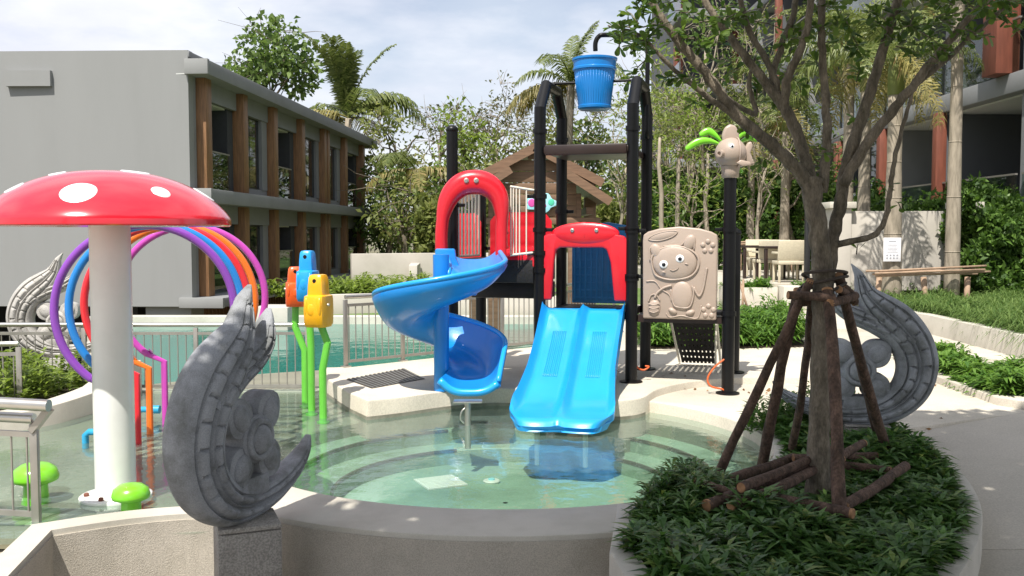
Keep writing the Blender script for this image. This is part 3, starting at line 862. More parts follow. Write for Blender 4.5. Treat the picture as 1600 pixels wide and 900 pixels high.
def bay(s0, s1, z0, z1, kind, flip=False):
    sp = s0 + (s1 - s0)
    # head band above the opening
    obj('head_band', fbox(MB(), s0, s1, -.10, .06, z1 - .50, z1 - .002), M['greyband'], bA)
    if kind == 'balcony':
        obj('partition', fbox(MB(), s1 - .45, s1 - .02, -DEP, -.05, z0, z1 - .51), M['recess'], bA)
        obj('balcony_ceiling', fbox(MB(), s0, s1 - .46, -DEP, -.11, z1 - .54, z1 - .49), M['soffit'], bA)
        gb = obj('glass_panel', fbox(MB(), s0 + .05, s1 - .47, -.02, .0, z0 + .03, z0 + 1.05), M['glass'], bA)
        obj('rail', fbox(MB(), s0 + .05, s1 - .47, -.035, .015, z0 + 1.05, z0 + 1.09), M['steeldull'], gb)
        wall_light(bA, fp(s0 + (s1 - s0) * .6, -DEP + .06, z0 + 1.85))
        d = obj('balcony_door', fbox(MB(), s0 + .25, s0 + 1.3, -DEP + .005, -DEP + .05, z0, z0 + 2.1), M['winframe'], bA)
        obj('pane', fbox(MB(), s0 + .33, s0 + 1.22, -DEP + .052, -DEP + .06, z0 + .1, z0 + 2.02), M['winglass'], d)
    else:
        obj('spandrel', fbox(MB(), s0, s1, -.2, .0, z0, z0 + .22), M['greyband'], bA)
        obj('side_panel', fbox(MB(), s1 - .5, s1, -.2, .02, z0 + .222, z1 - .502), M['greyband'], bA)
        w = obj('window', fbox(MB(), s0 + .02, s1 - .505, -.14, -.08, z0 + .222, z1 - .502), M['winframe'], bA)
        m_ = (s0 + s1 - .48) / 2
        for a_, b_ in ((s0 + .08, m_ - .03), (m_ + .03, s1 - .56)):
            obj('pane', fbox(MB(), a_, b_, -.082, -.07, z0 + .28, z1 - .56), M['winglass'], w)


kinds_u = ['balcony', 'window', 'balcony', 'window', 'window', 'balcony']
kinds_l = ['balcony', 'window', 'balcony', 'window', 'window', 'balcony']
for k in range(6):
    bay(SS[k] + .26, SS[k + 1] - .26, ZM + .14, ZR, kinds_u[k])
    bay(SS[k] + .26, SS[k + 1] - .26, ZB + .22, ZM - .22, kinds_l[k])
for k, s_ in enumerate(SS):
    for (z0, z1) in ((ZM + .142, ZR - .003), (ZB + .222, ZM - .222)):
        if k == 4:
            obj('timber_fin', fbox(MB(), s_ - .42, s_ - .08, -.45, .24, z0, z1), M['wood'], bA, bevel=.008)
            obj('timber_fin', fbox(MB(), s_ + .08, s_ + .42, -.45, .24, z0, z1), M['wood'], bA, bevel=.008)
        else:
            obj('timber_fin', fbox(MB(), s_ - .2, s_ + .2, -.45, .24, z0, z1), M['wood'], bA, bevel=.008)
obj('corner_pier', fbox(MB(), .31, .46, -.3, .0, ZM + .14, ZR), M['greyband'], bA)
obj('corner_pier', fbox(MB(), .31, .46, -.3, .0, ZB + .22, ZM - .22), M['greyband'], bA)
sl_mb = MB(); fbox(sl_mb, 0, .07, -.9, -.78, -1.1, ZB - .03)
s_first = None
for k in range(56):
    s_ = 1.4 + k * .28
    o = obj('undercroft_slat', fbox(MB(), s_, s_ + .08, -.9, -.8, -1.1, ZB - .03), M['wood'], bA) if s_first is None else inst(s_first, 'undercroft_slat', bA, s_first.location + Vector((fd.x, fd.y, 0)) * .28 * k)
    s_first = s_first or o

# ---- right building: charcoal balconies, grey slabs and rust red fins
bB = thing('apartment_block', 'charcoal block with grey balcony slabs and rust red fins on the right', 'building', (11, 20, .5))
XF = 10.5
FLO = [1.75, 5.0, 8.3, 11.6, 14.9]


def bx(mb, x0, x1, y0, y1, z0, z1): return mb.prism([(x0, y0), (x1, y0), (x1, y1), (x0, y1)], z0, z1)


Y0, Y1 = 15.0, 46.0
obj('plinth', bx(MB(), XF + .1, 22, Y0, Y1, -.3, FLO[0] - .02), M['greyband'], bB)
obj('back_wall', bx(MB(), XF + 2.6, XF + 2.9, Y0, Y1, FLO[0], 17.5), M['darkwall'], bB)
for k, z in enumerate(FLO):
    nm = 'floor_slab'
    obj(nm, bx(MB(), XF - (.0 if k else -.05), XF + 8, Y0, Y1, z - (.42 if k else .25), z), M['greyband'], bB, bevel=.02)
    if k: obj('balcony_ceiling', bx(MB(), XF + .3, XF + 2.59, Y0, Y1, z - .46, z - .423), M['soffit'], bB)
ybay = np.arange(Y0 + 1.2, Y1, 3.6)
for k in range(4):
    z0, z1 = FLO[k], FLO[k + 1] - .42
    for j, y in enumerate(ybay):
        obj('partition', bx(MB(), XF + .12, XF + 2.59, y - .1, y + .1, z0 + .002, z1 - .045), M['greyband' if j % 2 else 'darkwall'], bB)
        if (k == 0 and y > Y0 + 8) or (k < 3 and j % 2 == 0 and y > 31):
            obj('rust_fin', bx(MB(), XF - .14, XF + .11, y - .12, y + .12, z0 + .004, z1 - .004), M['rust'], bB, bevel=.01)
        if y + 3.5 < Y1:
            d = obj('balcony_door', bx(MB(), XF + 2.52, XF + 2.597, y + .9, y + 2.6, z0 + .002, z0 + 2.2), M['winframe'], bB)
            for (a_, b_) in ((1.0, 1.7), (1.8, 2.5)):
                obj('pane', bx(MB(), XF + 2.50, XF + 2.518, y + a_, y + b_, z0 + .1, z0 + 2.1), M['winglass'], d)
            if y < 30:
                wall_light(bB, (XF + 2.55, y + .5, z0 + 1.75))
            if k < 3:
                gp_ = obj('glass_panel', bx(MB(), XF + .04, XF + .06, y + .12, y + 3.48, z0 + .02, z0 + 1.1), M['glass'], bB)
                obj('rail', bx(MB(), XF + .02, XF + .08, y + .12, y + 3.48, z0 + 1.102, z0 + 1.14), M['steeldull'], gp_)
            if j % 2 == 1 and k == 0 and y > 26:
                w = obj('window', bx(MB(), XF + .4, XF + .5, y + .3, y + 1.9, z0 + .01, z1 - .05), M['winframe'], bB)
                for (a_, b_) in ((.36, 1.06), (1.14, 1.84)):
                    obj('pane', bx(MB(), XF + .38, XF + .398, y + a_, y + b_, z0 + .1, z1 - .12), M['winglass'], w)
obj('rust_fin', bx(MB(), XF - .3, XF + .2, 20.2, 20.8, FLO[1] + .004, FLO[2] - .43), M['rust'], bB, bevel=.01)
# stepped white end wing far behind, seen through the leaves
obj('stair_tower', bx(MB(), XF - 2.5, XF + 5, Y1 + .02, Y1 + 9, -.3, 16), M['darkwall'], bB)
for k in range(1, 5):
    obj('balcony_slab', bx(MB(), XF - 3.1, XF - .2, Y1 - 3.6, Y1 + .01, FLO[k] - .4, FLO[k] - .02), M['greyband'], bB, bevel=.02)
    obj('glass_panel', bx(MB(), XF - 3.05, XF - 3.02, Y1 - 3.5, Y1, FLO[k], FLO[k] + 1.0), M['glass'], bB)
    obj('rust_fin', bx(MB(), XF - 2.9, XF - 2.5, Y1 - 1.2, Y1 - .8, FLO[k - 1], FLO[k] - .41), M['rust'], bB)

# ---- brown timber play hut behind the tower
hx, hy, hz = .33, 14.2, .17
hut = thing('play_hut', 'brown timber play hut with stepped gable roof behind the tower', 'play hut', (hx, hy, hz))
PK = 2.92


def slope(mb, x0, z0, x1, z1, y0, y1, th):
    a_, b_ = Vector((x0, 0, z0)), Vector((x1, 0, z1)); t_ = (b_ - a_).normalized(); n_ = Vector((-t_.z, 0, t_.x))
    if n_.z < 0: n_ = -n_
    q = [a_, b_, b_ - n_ * th, a_ - n_ * th]
    vs = [(p.x, y0, p.z) for p in q] + [(p.x, y1, p.z) for p in q]
    return mb.add(vs, [(0, 1, 2, 3), (7, 6, 5, 4), (0, 4, 5, 1), (1, 5, 6, 2), (2, 6, 7, 3), (3, 7, 4, 0)])


rf = None
for sgn in (-1, 1):
    for k in range(5):
        # upper roof boards run front to back, overlapped like shingles
        a_, b_ = k / 5, (k + 1.06) / 5
        o = obj('roof_board', slope(MB(), hx + sgn * .97 * a_, PK - .50 * a_ + .012 * (5 - k) * 0, hx + sgn * .97 * b_, PK - .50 * b_, hy - .55 - .002 * k, hy + 1.5, .05 + .006 * (k % 2)), M['hutwood'], hut)
    obj('barge_board', slope(MB(), hx + sgn * .02, PK - .02, hx + sgn * 1.0, PK - .53, hy - .60, hy - .556, .12), M['hutwood'], hut)
    for k in range(4):
        a_, b_ = k / 4, (k + 1.06) / 4
        obj('roof_board', slope(MB(), hx + sgn * (.40 + .68 * a_), 2.57 - .44 * a_, hx + sgn * (.40 + .68 * b_), 2.57 - .44 * b_, hy - .72, hy + 1.55 + .002 * k, .045 + .006 * (k % 2)), M['hutwood'], hut)
    obj('barge_board', slope(MB(), hx + sgn * .38, 2.58, hx + sgn * 1.10, 2.115, hy - .78, hy - .726, .12), M['hutwood'], hut)
    for (xx, yy) in ((.58, -.35), (.93, 1.2)):
        obj('post', MB().box((hx + sgn * xx, hy + yy, (hz + 2.2) / 2), (.19, .17, 2.2 - hz)), M['hutwood'], hut, bevel=.012)
    obj('beam', MB().box((hx + sgn * .8, hy + .4, 1.95), (.10, 1.6, .10)), M['hutwood'], hut)
for k in range(6):
    z = 1.86 + .165 * k
    w = min(1.2, (PK - .08 - z - .1) / .50 * .97 * 2 * .94)
    if w > .1:
        obj('plank', MB().box((hx, hy - .42, z + .08), (w, .05, .157)), M['hutwood'], hut, bevel=.008)
obj('beam', MB().box((hx, hy - .42, 1.80), (1.9, .09, .1)), M['hutwood'], hut, bevel=.01)
# cloud shaped sign
sg = thing('cloud_sign', 'small cloud shaped colourful sign hanging in the hut opening', 'sign', (hx + .13, hy - .52, 1.95))
sc_ = W(845, 317, Y=hy - .52)
cl = [(.22 * math.cos(a_) * (1 + .13 * math.cos(5 * a_)), .13 * math.sin(a_) * (1 + .16 * math.cos(5 * a_ + .6))) for a_ in np.linspace(0, 2 * math.pi, 40, endpoint=False)]
obj('board', MB().plate(cl, sc_, (1, 0, 0), (0, 0, 1), (0, 1, 0), .03), M['cyan'], sg, bevel=.006)
for (dx, dz, r, m_) in ((-.13, .0, .055, 'pinkp'), (.15, .01, .045, 'greenp'), (0, .03, .06, 'paper'), (.05, -.04, .03, 'pinkp'), (-.04, -.05, .03, 'paper')):
    obj('print', MB().ell(sc_ + Vector((dx, -.002, dz)), (r, .006, r * 1.1), 14, 8), M[m_], sg, smooth=180)


# ================================================================== RAILINGS
BAL = {}


def railing(label, pts, h, step=.085, r=.024, group=None, mid=.09, post_every=1.0, lean=0.0):
    """stainless railing along base points (x,y,z)"""
    pts = [Vector(p) for p in pts]
    t = thing('railing', label, 'railing', pts[0], group)
    up = Vector((0, 0, 1)); hm = MB(); h2 = MB(); h3 = MB()
    hm.tube([p + up * h for p in pts], r, 10); obj('handrail', hm, M['steel'], t, smooth=60)
    for a, b in zip(pts[:-1], pts[1:]):
        h2.bar(a + up * (h - mid), b + up * (h - mid), .022, .03); h3.bar(a + up * .06, b + up * .06, .022, .03)
    obj('top_rail', h2, M['steeldull'], t); obj('bottom_rail', h3, M['steeldull'], t)
    key = round(h, 3)
    if key not in BAL:
        me_o = MB().tube([(0, 0, .06), (0, 0, h - mid)], .0065, 6)
        BAL[key] = None
    for a, b in zip(pts[:-1], pts[1:]):
        Ls = (b - a).length; n = max(1, int(Ls / step)); npst = max(1, round(Ls / post_every))
        for i in range(npst + 1):
            if i == 0 and a is not pts[0]: continue
            p = a.lerp(b, i / npst)
            po = obj('post', MB().box(p + up * (h - .03) / 2, (.045, .03, h - .03), rz=math.atan2((b - a).y, (b - a).x)), M['steeldull'], t, bevel=.003)
            obj('base_plate', MB().box(p + up * .008, (.09, .08, .012), rz=math.atan2((b - a).y, (b - a).x)), M['steel'], po)
        for i in range(n):
            p = a.lerp(b, (i + .5) / n)
            if BAL[key] is None:
                o = obj('baluster', MB().tube([(0, 0, .07), (0, 0, h - mid)], .0065, 6), M['steeldull'], t, local=True); BAL[key] = o.data
                o.location = p - pts[0]
            else:
                o = bpy.data.objects.new('baluster', BAL[key]); COL.objects.link(o); o.parent = t; o.location = p - pts[0]
    return t


railing('steel railing on the pool edge behind the coloured hoops', [(-5.6, 9.78, -.03), (-2.12, 9.78, -.03)], .70)
railing('steel railing along the white deck block behind the spiral slide', [(-1.80, 10.2, .17), (.44, 12.2, .17), (1.5, 13.9, .17)], .76, post_every=.85)
railing('steel railing at the far left beside the pale carved scroll', [(-6.0, 7.9, -.03), (-4.32, 8.25, -.03)], .68, post_every=.8)
# near railing: handrail runs past the end post on an angled bracket
nr = railing('nearest steel railing with thick round handrail at the left edge', [(-4.2, 5.36, .03), (-2.66, 5.22, -.02)], .60, step=.09, r=.03, post_every=1.5)
ep = Vector((-2.66, 5.22, .58))
obj('bracket', MB().bar(ep + Vector((-.01, 0, -.07)), ep + Vector((.10, -.02, .06)), .045, .035), M['steeldull'], nr)
obj('handrail', MB().tube([(-4.2, 5.28, .74), (-3.2, 5.2, .69), (-2.54, 5.15, .665)], .034, 12), M['steel'], nr, smooth=60)

# ================================================================== RED SPOTTED MUSHROOM SHOWER
MX, MY = -2.425, 5.72
mu = thing('mushroom_shower', 'big red mushroom shower with white spots on a white post', 'water shower', (MX, MY, 0))
RC, ZC0, ZC1 = .705, 1.655, 1.985


def cap_z(r): return ZC0 + .035 + (ZC1 - ZC0 - .035) * (1 - (r / RC) ** 2.35) ** .78


pr = [(0.0, ZC0 + .07), (.13, ZC0 + .06), (.6, ZC0 + .012), (RC - .01, ZC0 - .004), (RC, ZC0 + .004), (RC, ZC0 + .035)]
pr += [(r, cap_z(r)) for r in RC * np.sin(np.linspace(math.pi / 2 - .03, 0, 30))]
obj('cap', MB().lathe(pr, 72, (MX, MY, 0)), M['mushred'], mu, smooth=40)


def spot(ang, rr, sz):
    cx_, cy_ = rr * math.cos(ang), rr * math.sin(ang)
    # slope-corrected disc so that it reads round on the cap
    e = .01; sl_ = (cap_z(min(rr + e, RC * .995)) - cap_z(max(rr - e, 0))) / (2 * e); k_ = 1 / math.sqrt(1 + sl_ * sl_)
    er, et = Vector((math.cos(ang), math.sin(ang))), Vector((-math.sin(ang), math.cos(ang)))
    rows = []
    nr_ = Vector((er.x * -sl_, er.y * -sl_, 1)).normalized()
    for i, q in enumerate((.02, .35, .7, .9, 1.0)):
        row = []
        for j in range(28):
            a_ = 2 * math.pi * j / 28
            p = Vector((cx_, cy_)) + er * (q * sz * math.cos(a_) * k_) + et * (q * sz * math.sin(a_))
            r_ = min(p.length, RC * .998)
            h_ = .005 if q < .95 else .0
            pp = Vector((MX + p.x * r_ / max(p.length, 1e-5), MY + p.y * r_ / max(p.length, 1e-5), cap_z(r_))) + nr_ * h_
            row.append(pp)
        rows.append(row)
    obj('spot', MB().grid(rows, closed_v=True), M['spotwhite'], mu, smooth=180)


for (px, py, sz) in ((120, 298, .097), (252, 300, .055), (211, 267, .085), (22, 293, .06), (322, 299, .075), (88, 263, .05)):
    # find the cap point under that direction
    best = None
    for rr in np.linspace(.1, RC * .985, 60):
        for an in np.linspace(math.pi, 2 * math.pi + .6, 120):
            p = Vector((MX + rr * math.cos(an), MY + rr * math.sin(an), cap_z(rr)))
            w_ = W(px, py, Y=p.y); d_ = (w_ - p).length
            if best is None or d_ < best[0]: best = (d_, an, rr)
    spot(best[1], best[2], sz)
for (an, rr, sz) in ((1.0, .4, .07), (2.2, .5, .08), (.3, .55, .06), (1.7, .62, .06)): spot(an, rr, sz)
obj('post', MB().tube([(MX, MY, .01), (MX, MY, ZC0 + .06)], .118, 32), M['white'], mu, smooth=60)
obj('base_flange', MB().lathe([(.0, -.03), (.205, -.03), (.21, -.02), (.21, .012), (.2, .02), (.0, .02)], 40, (MX, MY, 0)), M['white'], mu, smooth=40)
for k in range(6):
    a_ = k * math.pi / 3 + .4
    obj('bolt', MB().lathe([(0, 0), (.016, 0), (.016, .014), (.01, .02), (0, .02)], 8, (MX + .165 * math.cos(a_), MY + .165 * math.sin(a_), .02)), M['rust'], mu)
# lime toadstools
tsrc = None
for (x, y, z, s_, lb) in ((W(205, 795, 0).x, W(205, 795, 0).y, .0, .92, 'low lime green toadstool beside the foot of the red mushroom post'),
                          (-2.93, 5.75, 0, 1.15, 'lime green toadstool just behind the nearest railing'),
                          (-3.1, 5.4, -.0, 1.0, 'lime green toadstool partly hidden behind the near railing balusters')):
    if tsrc is None:
        ts = thing('toadstool_seat', lb, 'water toy', (0, 0, 0), 'lime toadstools on the splash floor')
        obj('cap', MB().lathe([(0, .115), (.07, .112), (.113, .13), (.118, .15), (.105, .19), (.07, .215), (.03, .224), (0, .226)], 32), M['limeg'], ts, smooth=60)
        obj('stem', MB().lathe([(.085, -.04), (.075, .0), (.062, .06), (.06, .118)], 24), M['limeg'], ts, smooth=60)
        tsrc = ts
    else:
        ts = copy_tree(tsrc); ts['label'] = lb
    ts.location = (x, y, z - .055); ts.scale = (s_, s_, s_)

# ================================================================== COLOURED HOOPS
hoops = [('purple', 'purple', 227, 6.62, 'purple water hoop, nearest of the row behind the mushroom'),
         ('blue', 'hoopblue', 244, 6.90, 'blue water hoop, second in the row behind the mushroom'),
         ('red', 'hoopred', 261, 7.25, 'red water hoop in the middle of the row behind the mushroom'),
         ('orange', 'orangep', 278, 7.6, 'orange water hoop near the far end of the row'),
         ('magenta', 'magenta', 300, 8.0, 'pink magenta water hoop, farthest of the row')]
for nm, mt, px, yy, lb in hoops:
    c_ = W(px, 463, Y=yy); cz = 1.07; r_ = .60
    h = thing('water_hoop', lb, 'water hoop', (c_.x, yy, 0), 'coloured water hoops')
    yaw = R(10)
    ax = Vector((math.cos(yaw), math.sin(yaw), 0))
    pth_ = []
    gap = R(38)
    for a_ in np.linspace(-math.pi / 2 + gap, 1.5 * math.pi - gap, 72):
        pth_.append(Vector((c_.x, yy, cz)) + ax * r_ * math.cos(a_) + Vector((0, 0, r_ * math.sin(a_))))
    a0, a1 = pth_[0], pth_[-1]
    obj('ring', MB().tube(pth_, .029, 12), M[mt], h, smooth=60)
    for e, d_ in ((a0, -1), (a1, 1)):
        k1 = e + ax * d_ * .07 + Vector((0, 0, -.05)) if False else e + ax * (-.0)
        nxt = Vector((c_.x, yy, 0)) + ax * (-d_) * .235
        obj('leg', MB().tube([e + ax * (-d_) * -.03 + Vector((0, 0, .026)), e, Vector((nxt.x, nxt.y, e.z - .065)), Vector((nxt.x, nxt.y, -.04))], .027, 12), M[mt], h, smooth=40)
        obj('foot_flange', MB().lathe([(0, -.04), (.06, -.04), (.06, -.022), (0, -.022)], 16, (nxt.x, nxt.y, 0)), M['steel'], h, smooth=40)

# blue spray fittings on the splash floor
fs = None
for (px, py, lb) in ((152, 692, 'small blue pipe nozzle on the floor left of the mushroom post'), (232, 655, 'blue pipe nozzle between the orange and pink hoop legs'), (112, 600, 'blue pipe nozzle in the bed behind the curved kerb')):
    p = W(px, py, 0.0)
    if fs is None:
        n_ = thing('spray_nozzle', lb, 'nozzle', (0, 0, 0), 'blue spray nozzles')
        obj('pipe', MB().tube([(-.09, 0, -.04), (-.09, 0, .06), (-.06, 0, .085), (.04, 0, .085)], .026, 10), M['fitting'], n_, smooth=50)
        obj('collar', MB().tube([(.03, 0, .085), (.10, 0, .085)], .036, 12), M['fitting'], n_, smooth=50)
        fs = n_
    else:
        n_ = copy_tree(fs); n_['label'] = lb
    n_.location = p

# ================================================================== THREE SPOUT FLOWERS
def spout(lb, px, py, knees, head_m, ztop, hw, yaw):
    b = W(px, py, 0)
    t = thing('spray_flower', lb, 'water toy', (b.x, b.y, 0), 'bent green spray flowers')
    pts = [Vector((b.x, b.y, -.05))] + [Vector((b.x + dx, b.y + dy, z)) for dx, dy, z in knees]
    obj('stem', MB().tube(pts, .033, 14), M['green'], t, smooth=18)
    obj('foot_flange', MB().lathe([(0, -.045), (.055, -.045), (.055, -.03), (0, -.03)], 16, (b.x, b.y, 0)), M['green'], t, smooth=40)
    e = pts[-1]; rot = Matrix.Rotation(yaw, 3, 'Z'); hh = ztop - e.z
    # head: animal-like moulded block, broad jaw below and narrower brow above, leaning back
    def sect(z, w, d, off):
        out = []
        for j in range(24):
            a_ = 2 * math.pi * j / 24; cx_, sx_ = math.cos(a_), math.sin(a_)
            k_ = (abs(cx_) ** 5 + abs(sx_) ** 5) ** (-1 / 5)
            out.append(e + rot @ Vector((w * cx_ * k_, d * sx_ * k_ + off, 0)) + Vector((0, 0, z)))
        return out
    rows = []
    pr_ = [(-.06, .05, .04, 0), (-.058, hw * .93, .10, 0), (-.03, hw, .125, 0), (.08, hw, .135, 0), (hh * .46, hw * .98, .13, 0), (hh * .53, hw * .97, .12, 0), (hh * .555, hw * .80, .085, .0),
           (hh * .75, hw * .76, .085, .0), (hh * .93, hw * .68, .08, .0), (hh * .985, hw * .58, .065, .0), (hh, hw * .3, .03, .0)]
    for z, w, d, o_ in pr_: rows.append(sect(z, w, d, o_))
    m = MB().grid(rows, closed_v=True)
    hd = obj('head', m, M[head_m], t, smooth=40)
    for sx in (-1, 1):
        obj('ridge', MB().ell(e + rot @ Vector((sx * hw * .62, -.11, hh * .3)), (.022, .03, hh * .22), 12, 8), M[head_m], t, smooth=180)
        obj('bolt', MB().ell(e + rot @ Vector((sx * hw * .99, -.02, hh * .34)), (.018, .018, .014), 10, 6), M['bolt'], t, smooth=180)
    obj('snout', MB().ell(e + rot @ Vector((0, -.115, hh * .24)), (hw * .55, .025, hh * .17), 16, 10), M[head_m], t, smooth=180)
    obj('spout_hole', MB().lathe([(0, -.004), (.017, -.004), (.017, .004), (0, .004)], 12, e + rot @ Vector((.0, -.082, hh * .86)), Matrix.Rotation(R(90), 3, 'X')), M['eyeblack'], t)


spout('orange headed spray toy on a bent green stem, left of three', 477, 629, [(0, 0, .50), (-.09, .02, .72), (-.085, .02, .98)], 'orange', 1.30, .092, R(12))
spout('blue headed spray toy on the tallest straight green stem', 487, 641, [(0, 0, .6), (-.02, 0, 1.06)], 'skyblue', 1.46, .084, R(-5))
spout('yellow headed spray toy on a bent green stem, right of three', 505, 653, [(0, 0, .43), (.045, 0, .66), (-.03, .01, .86)], 'yellow', 1.26, .098, R(-14))

# ================================================================== PLAY TOWER
UU, VV, LL = Vector((.961, -.276, 0)), Vector((.284, .959, 0)), .918
TA = Vector((.276, 9.403, .17))
ZZ = Vector((0, 0, 1))


def T(u, v, z=0.0):
    """tower frame: u, v in bays from post A; z is world height"""
    p = TA + UU * (u * LL) + VV * (v * LL); return Vector((p.x, p.y, z))


tw = thing('play_tower', 'black steel water play tower with red, blue and tan panels', 'play tower', (TA.x, TA.y, .17))
PRAD = .058


def post(u, v, z0, z1, cap=True):
    p = T(u, v)
    o = obj('post', MB().tube([(p.x, p.y, z0), (p.x, p.y, z1)], PRAD, 20), M['black'], tw, smooth=50)
    obj('base_flange', MB().lathe([(0, z0 - .002), (.11, z0 - .002), (.112, z0 + .012), (.07, z0 + .022), (.0, z0 + .022)], 24, (p.x, p.y, 0)), M['black'], o, smooth=40)
    if cap: obj('cap', MB().ell((p.x, p.y, z1), (PRAD + .006, PRAD + .006, .05), 18, 10), M['black'], o, smooth=180)
    return o


def clamp(u, v, z, du=0, dv=0):
    p = T(u, v)
    o = obj('clamp', MB().tube([(p.x, p.y, z - .022), (p.x, p.y, z + .022)], PRAD + .012, 20), M['black'], tw, smooth=50)
    d_ = UU * du + VV * dv
    if d_.length > 0:
        a_ = Vector((p.x, p.y, z)) + d_.normalized() * (PRAD + .005)
        obj('lug', MB().bar(a_, a_ + d_.normalized() * .07, .03, .035), M['black'], tw, bevel=.004)


# tall arches over the bucket bay (front post, chamfered top, rear post)
for u in (0, 1):
    f_, b_ = T(u, 0), T(u, 1)
    def q(v, z): p = T(u, v); return Vector((p.x, p.y, z))
    path_ = [q(0, .17), q(0, 2.85), q(.26, 3.10), q(.74, 3.10), q(1, 2.85), q(1, .17)]
    o = obj('post', MB().tube(path_, PRAD, 20), M['black'], tw, smooth=24)
    for p in (f_, b_):
        obj('base_flange', MB().lathe([(0, .168), (.11, .168), (.112, .182), (.07, .192), (.0, .192)], 24, (p.x, p.y, 0)), M['black'], o, smooth=40)
    for v in (0, 1):
        for z in (2.62,): clamp(u, v, z)
for u, v, z0, z1 in ((2, 0, .10, 2.14), (2, 1, .17, 1.62), (-1, 0, .17, 2.66), (-1, 1, .17, 2.1)): post(u, v, z0, z1, cap=(u, v) != (2, 0))
for z, u, v, du in ((1.98, 0, 0, -1), (1.42, 0, 0, -1), (1.65, 0, 0, 1), (1.25, 0, 0, 1), (1.66, 1, 0, -1), (1.18, 1, 0, -1), (1.64, 1, 0, 1), (1.20, 1, 0, 1), (1.65, 2, 0, -1), (.86, 2, 0, -1), (1.85, 0, 1, 1), (1.5, 1, 1, -1),
                    (1.9, -1, 0, 1), (1.45, -1, 1, 1)):
    clamp(u, v, z, du)


def tboard(name, u0, u1, v0, v1, z0, z1, mat, parent=None, bevel=.012):
    q_ = [T(u0, v0), T(u1, v0), T(u1, v1), T(u0, v1)]
    return obj(name, MB().prism([(p.x, p.y) for p in q_], z0, z1), M[mat], parent or tw, bevel=bevel)


tboard('roof_shelf', .05, .97, -.05, .98, 2.395, 2.46, 'darkbrown')
tboard('shelf_fascia', .07, .95, -.085, -.055, 2.375, 2.475, 'darkbrown')


def perforated(name, u0, u1, v0, v1, z0, z1, mat, n=14):
    """deck plate with real square holes"""
    P0 = [T(u0, v0), T(u1, v0), T(u1, v1), T(u0, v1)]
    mb = MB()
    def pt(a_, b_, z): p = P0[0].lerp(P0[1], a_).lerp(P0[3].lerp(P0[2], a_), b_); return (p.x, p.y, z)
    ts = []
    for i in range(n): ts += [(i + .0) / n, (i + .62) / n]
    ts.append(1.0)
    for i in range(len(ts) - 1):
        for j in range(len(ts) - 1):
            if i % 2 == 1 and j % 2 == 1: continue
            mb.add([pt(ts[i], ts[j], z1), pt(ts[i + 1], ts[j], z1), pt(ts[i + 1], ts[j + 1], z1), pt(ts[i], ts[j + 1], z1)], [(0, 1, 2, 3)])
    o = obj(name, mb, M[mat], tw)
    fr = MB()
    for (a_, b_) in (((0, 0), (1, 0)), ((1, 0), (1, 1)), ((1, 1), (0, 1)), ((0, 1), (0, 0))):
        A_, B_ = Vector(pt(*a_, (z0 + z1) / 2)), Vector(pt(*b_, (z0 + z1) / 2)); fr.bar(A_, B_, .03, z1 - z0 + .004)
    obj('deck_edge', fr, M['darkbrown'], tw)
    return o


perforated('deck_plate', .07, .93, .02, .98, .78, .85, 'blackdeck')
perforated('deck_plate', 1.07, 1.93, .02, .98, .76, .825, 'blackdeck')
# raised deck of the left bay with black skirt
tboard('deck_plate', -.97, -.07, .0, .98, 1.12, 1.36, 'blackdeck')
tboard('deck_step', -.97, -.07, .55, .98, .93, 1.10, 'blackdeck')

# bucket on its axle, fed by the bent pipe
bc = T(.49, .5)
bk = thing('tipping_bucket', 'bright blue tipping bucket on the bar at the tower top', 'bucket', (bc.x, bc.y, 2.9))
bot, top_ = 2.87, 3.385
tilt = Matrix.Rotation(R(-3), 3, 'Y')
pr = [(0, bot), (.150, bot), (.168, bot + .012), (.172, bot + .035), (.164, bot + .04)] + [(.164 + (.207 - .164) * t_, bot + .04 + (top_ - .125 - bot - .04) * t_) for t_ in np.linspace(0, 1, 6)] + \
     [(.220, top_ - .12), (.222, top_ - .10), (.212, top_ - .092), (.217, top_ - .03), (.228, top_ - .022), (.230, top_ - .003), (.222, top_), (.205, top_ - .006), (.150, bot + .05), (0, bot + .05)]
obj('body', MB().lathe(pr, 44, (bc.x, bc.y, 0)), M['bucket'], bk, smooth=35)
for k in range(44):
    a_ = 2 * math.pi * k / 44
    d_ = Vector((math.cos(a_), math.sin(a_), 0))
    o = obj('rib', MB().tube([Vector((bc.x, bc.y, bot + .05)) + d_ * .164, Vector((bc.x, bc.y, top_ - .13)) + d_ * .206], .0026, 5), M['bucket'], bk, smooth=180)
p0, p1 = T(0, .5, 3.15), T(1, .5, 3.15)
obj('axle', MB().tube([p0, p1], .014, 10), M['black'], tw, smooth=60)
pp = T(1.02, .86)
pe = T(.52, .5)
pipe = catmull([(pp.x, pp.y, 2.6), (pp.x, pp.y, 3.2), (pp.x, pp.y, 3.48), (pp.x - .03, pp.y - .01, 3.58), (pp.x - .14, pp.y - .1, 3.62), (pe.x + .08, pe.y, 3.62), (pe.x + .01, pe.y, 3.6), (pe.x - .02, pe.y, 3.54), (pe.x - .02, pe.y, 3.46)], 5)
obj('water_pipe', MB().tube(pipe, .024, 12), M['black'], tw, smooth=180)

# ---- red hood panel over the double slide
def bay_pt(px, py, vv=-.02, Yref=9.25):
    """photo pixel on the front plane of bay A-B -> (u metres, z)"""
    return ((px - 843) / 143.0 * LL, 1.6 + (367 - py) / FPX * Yref)


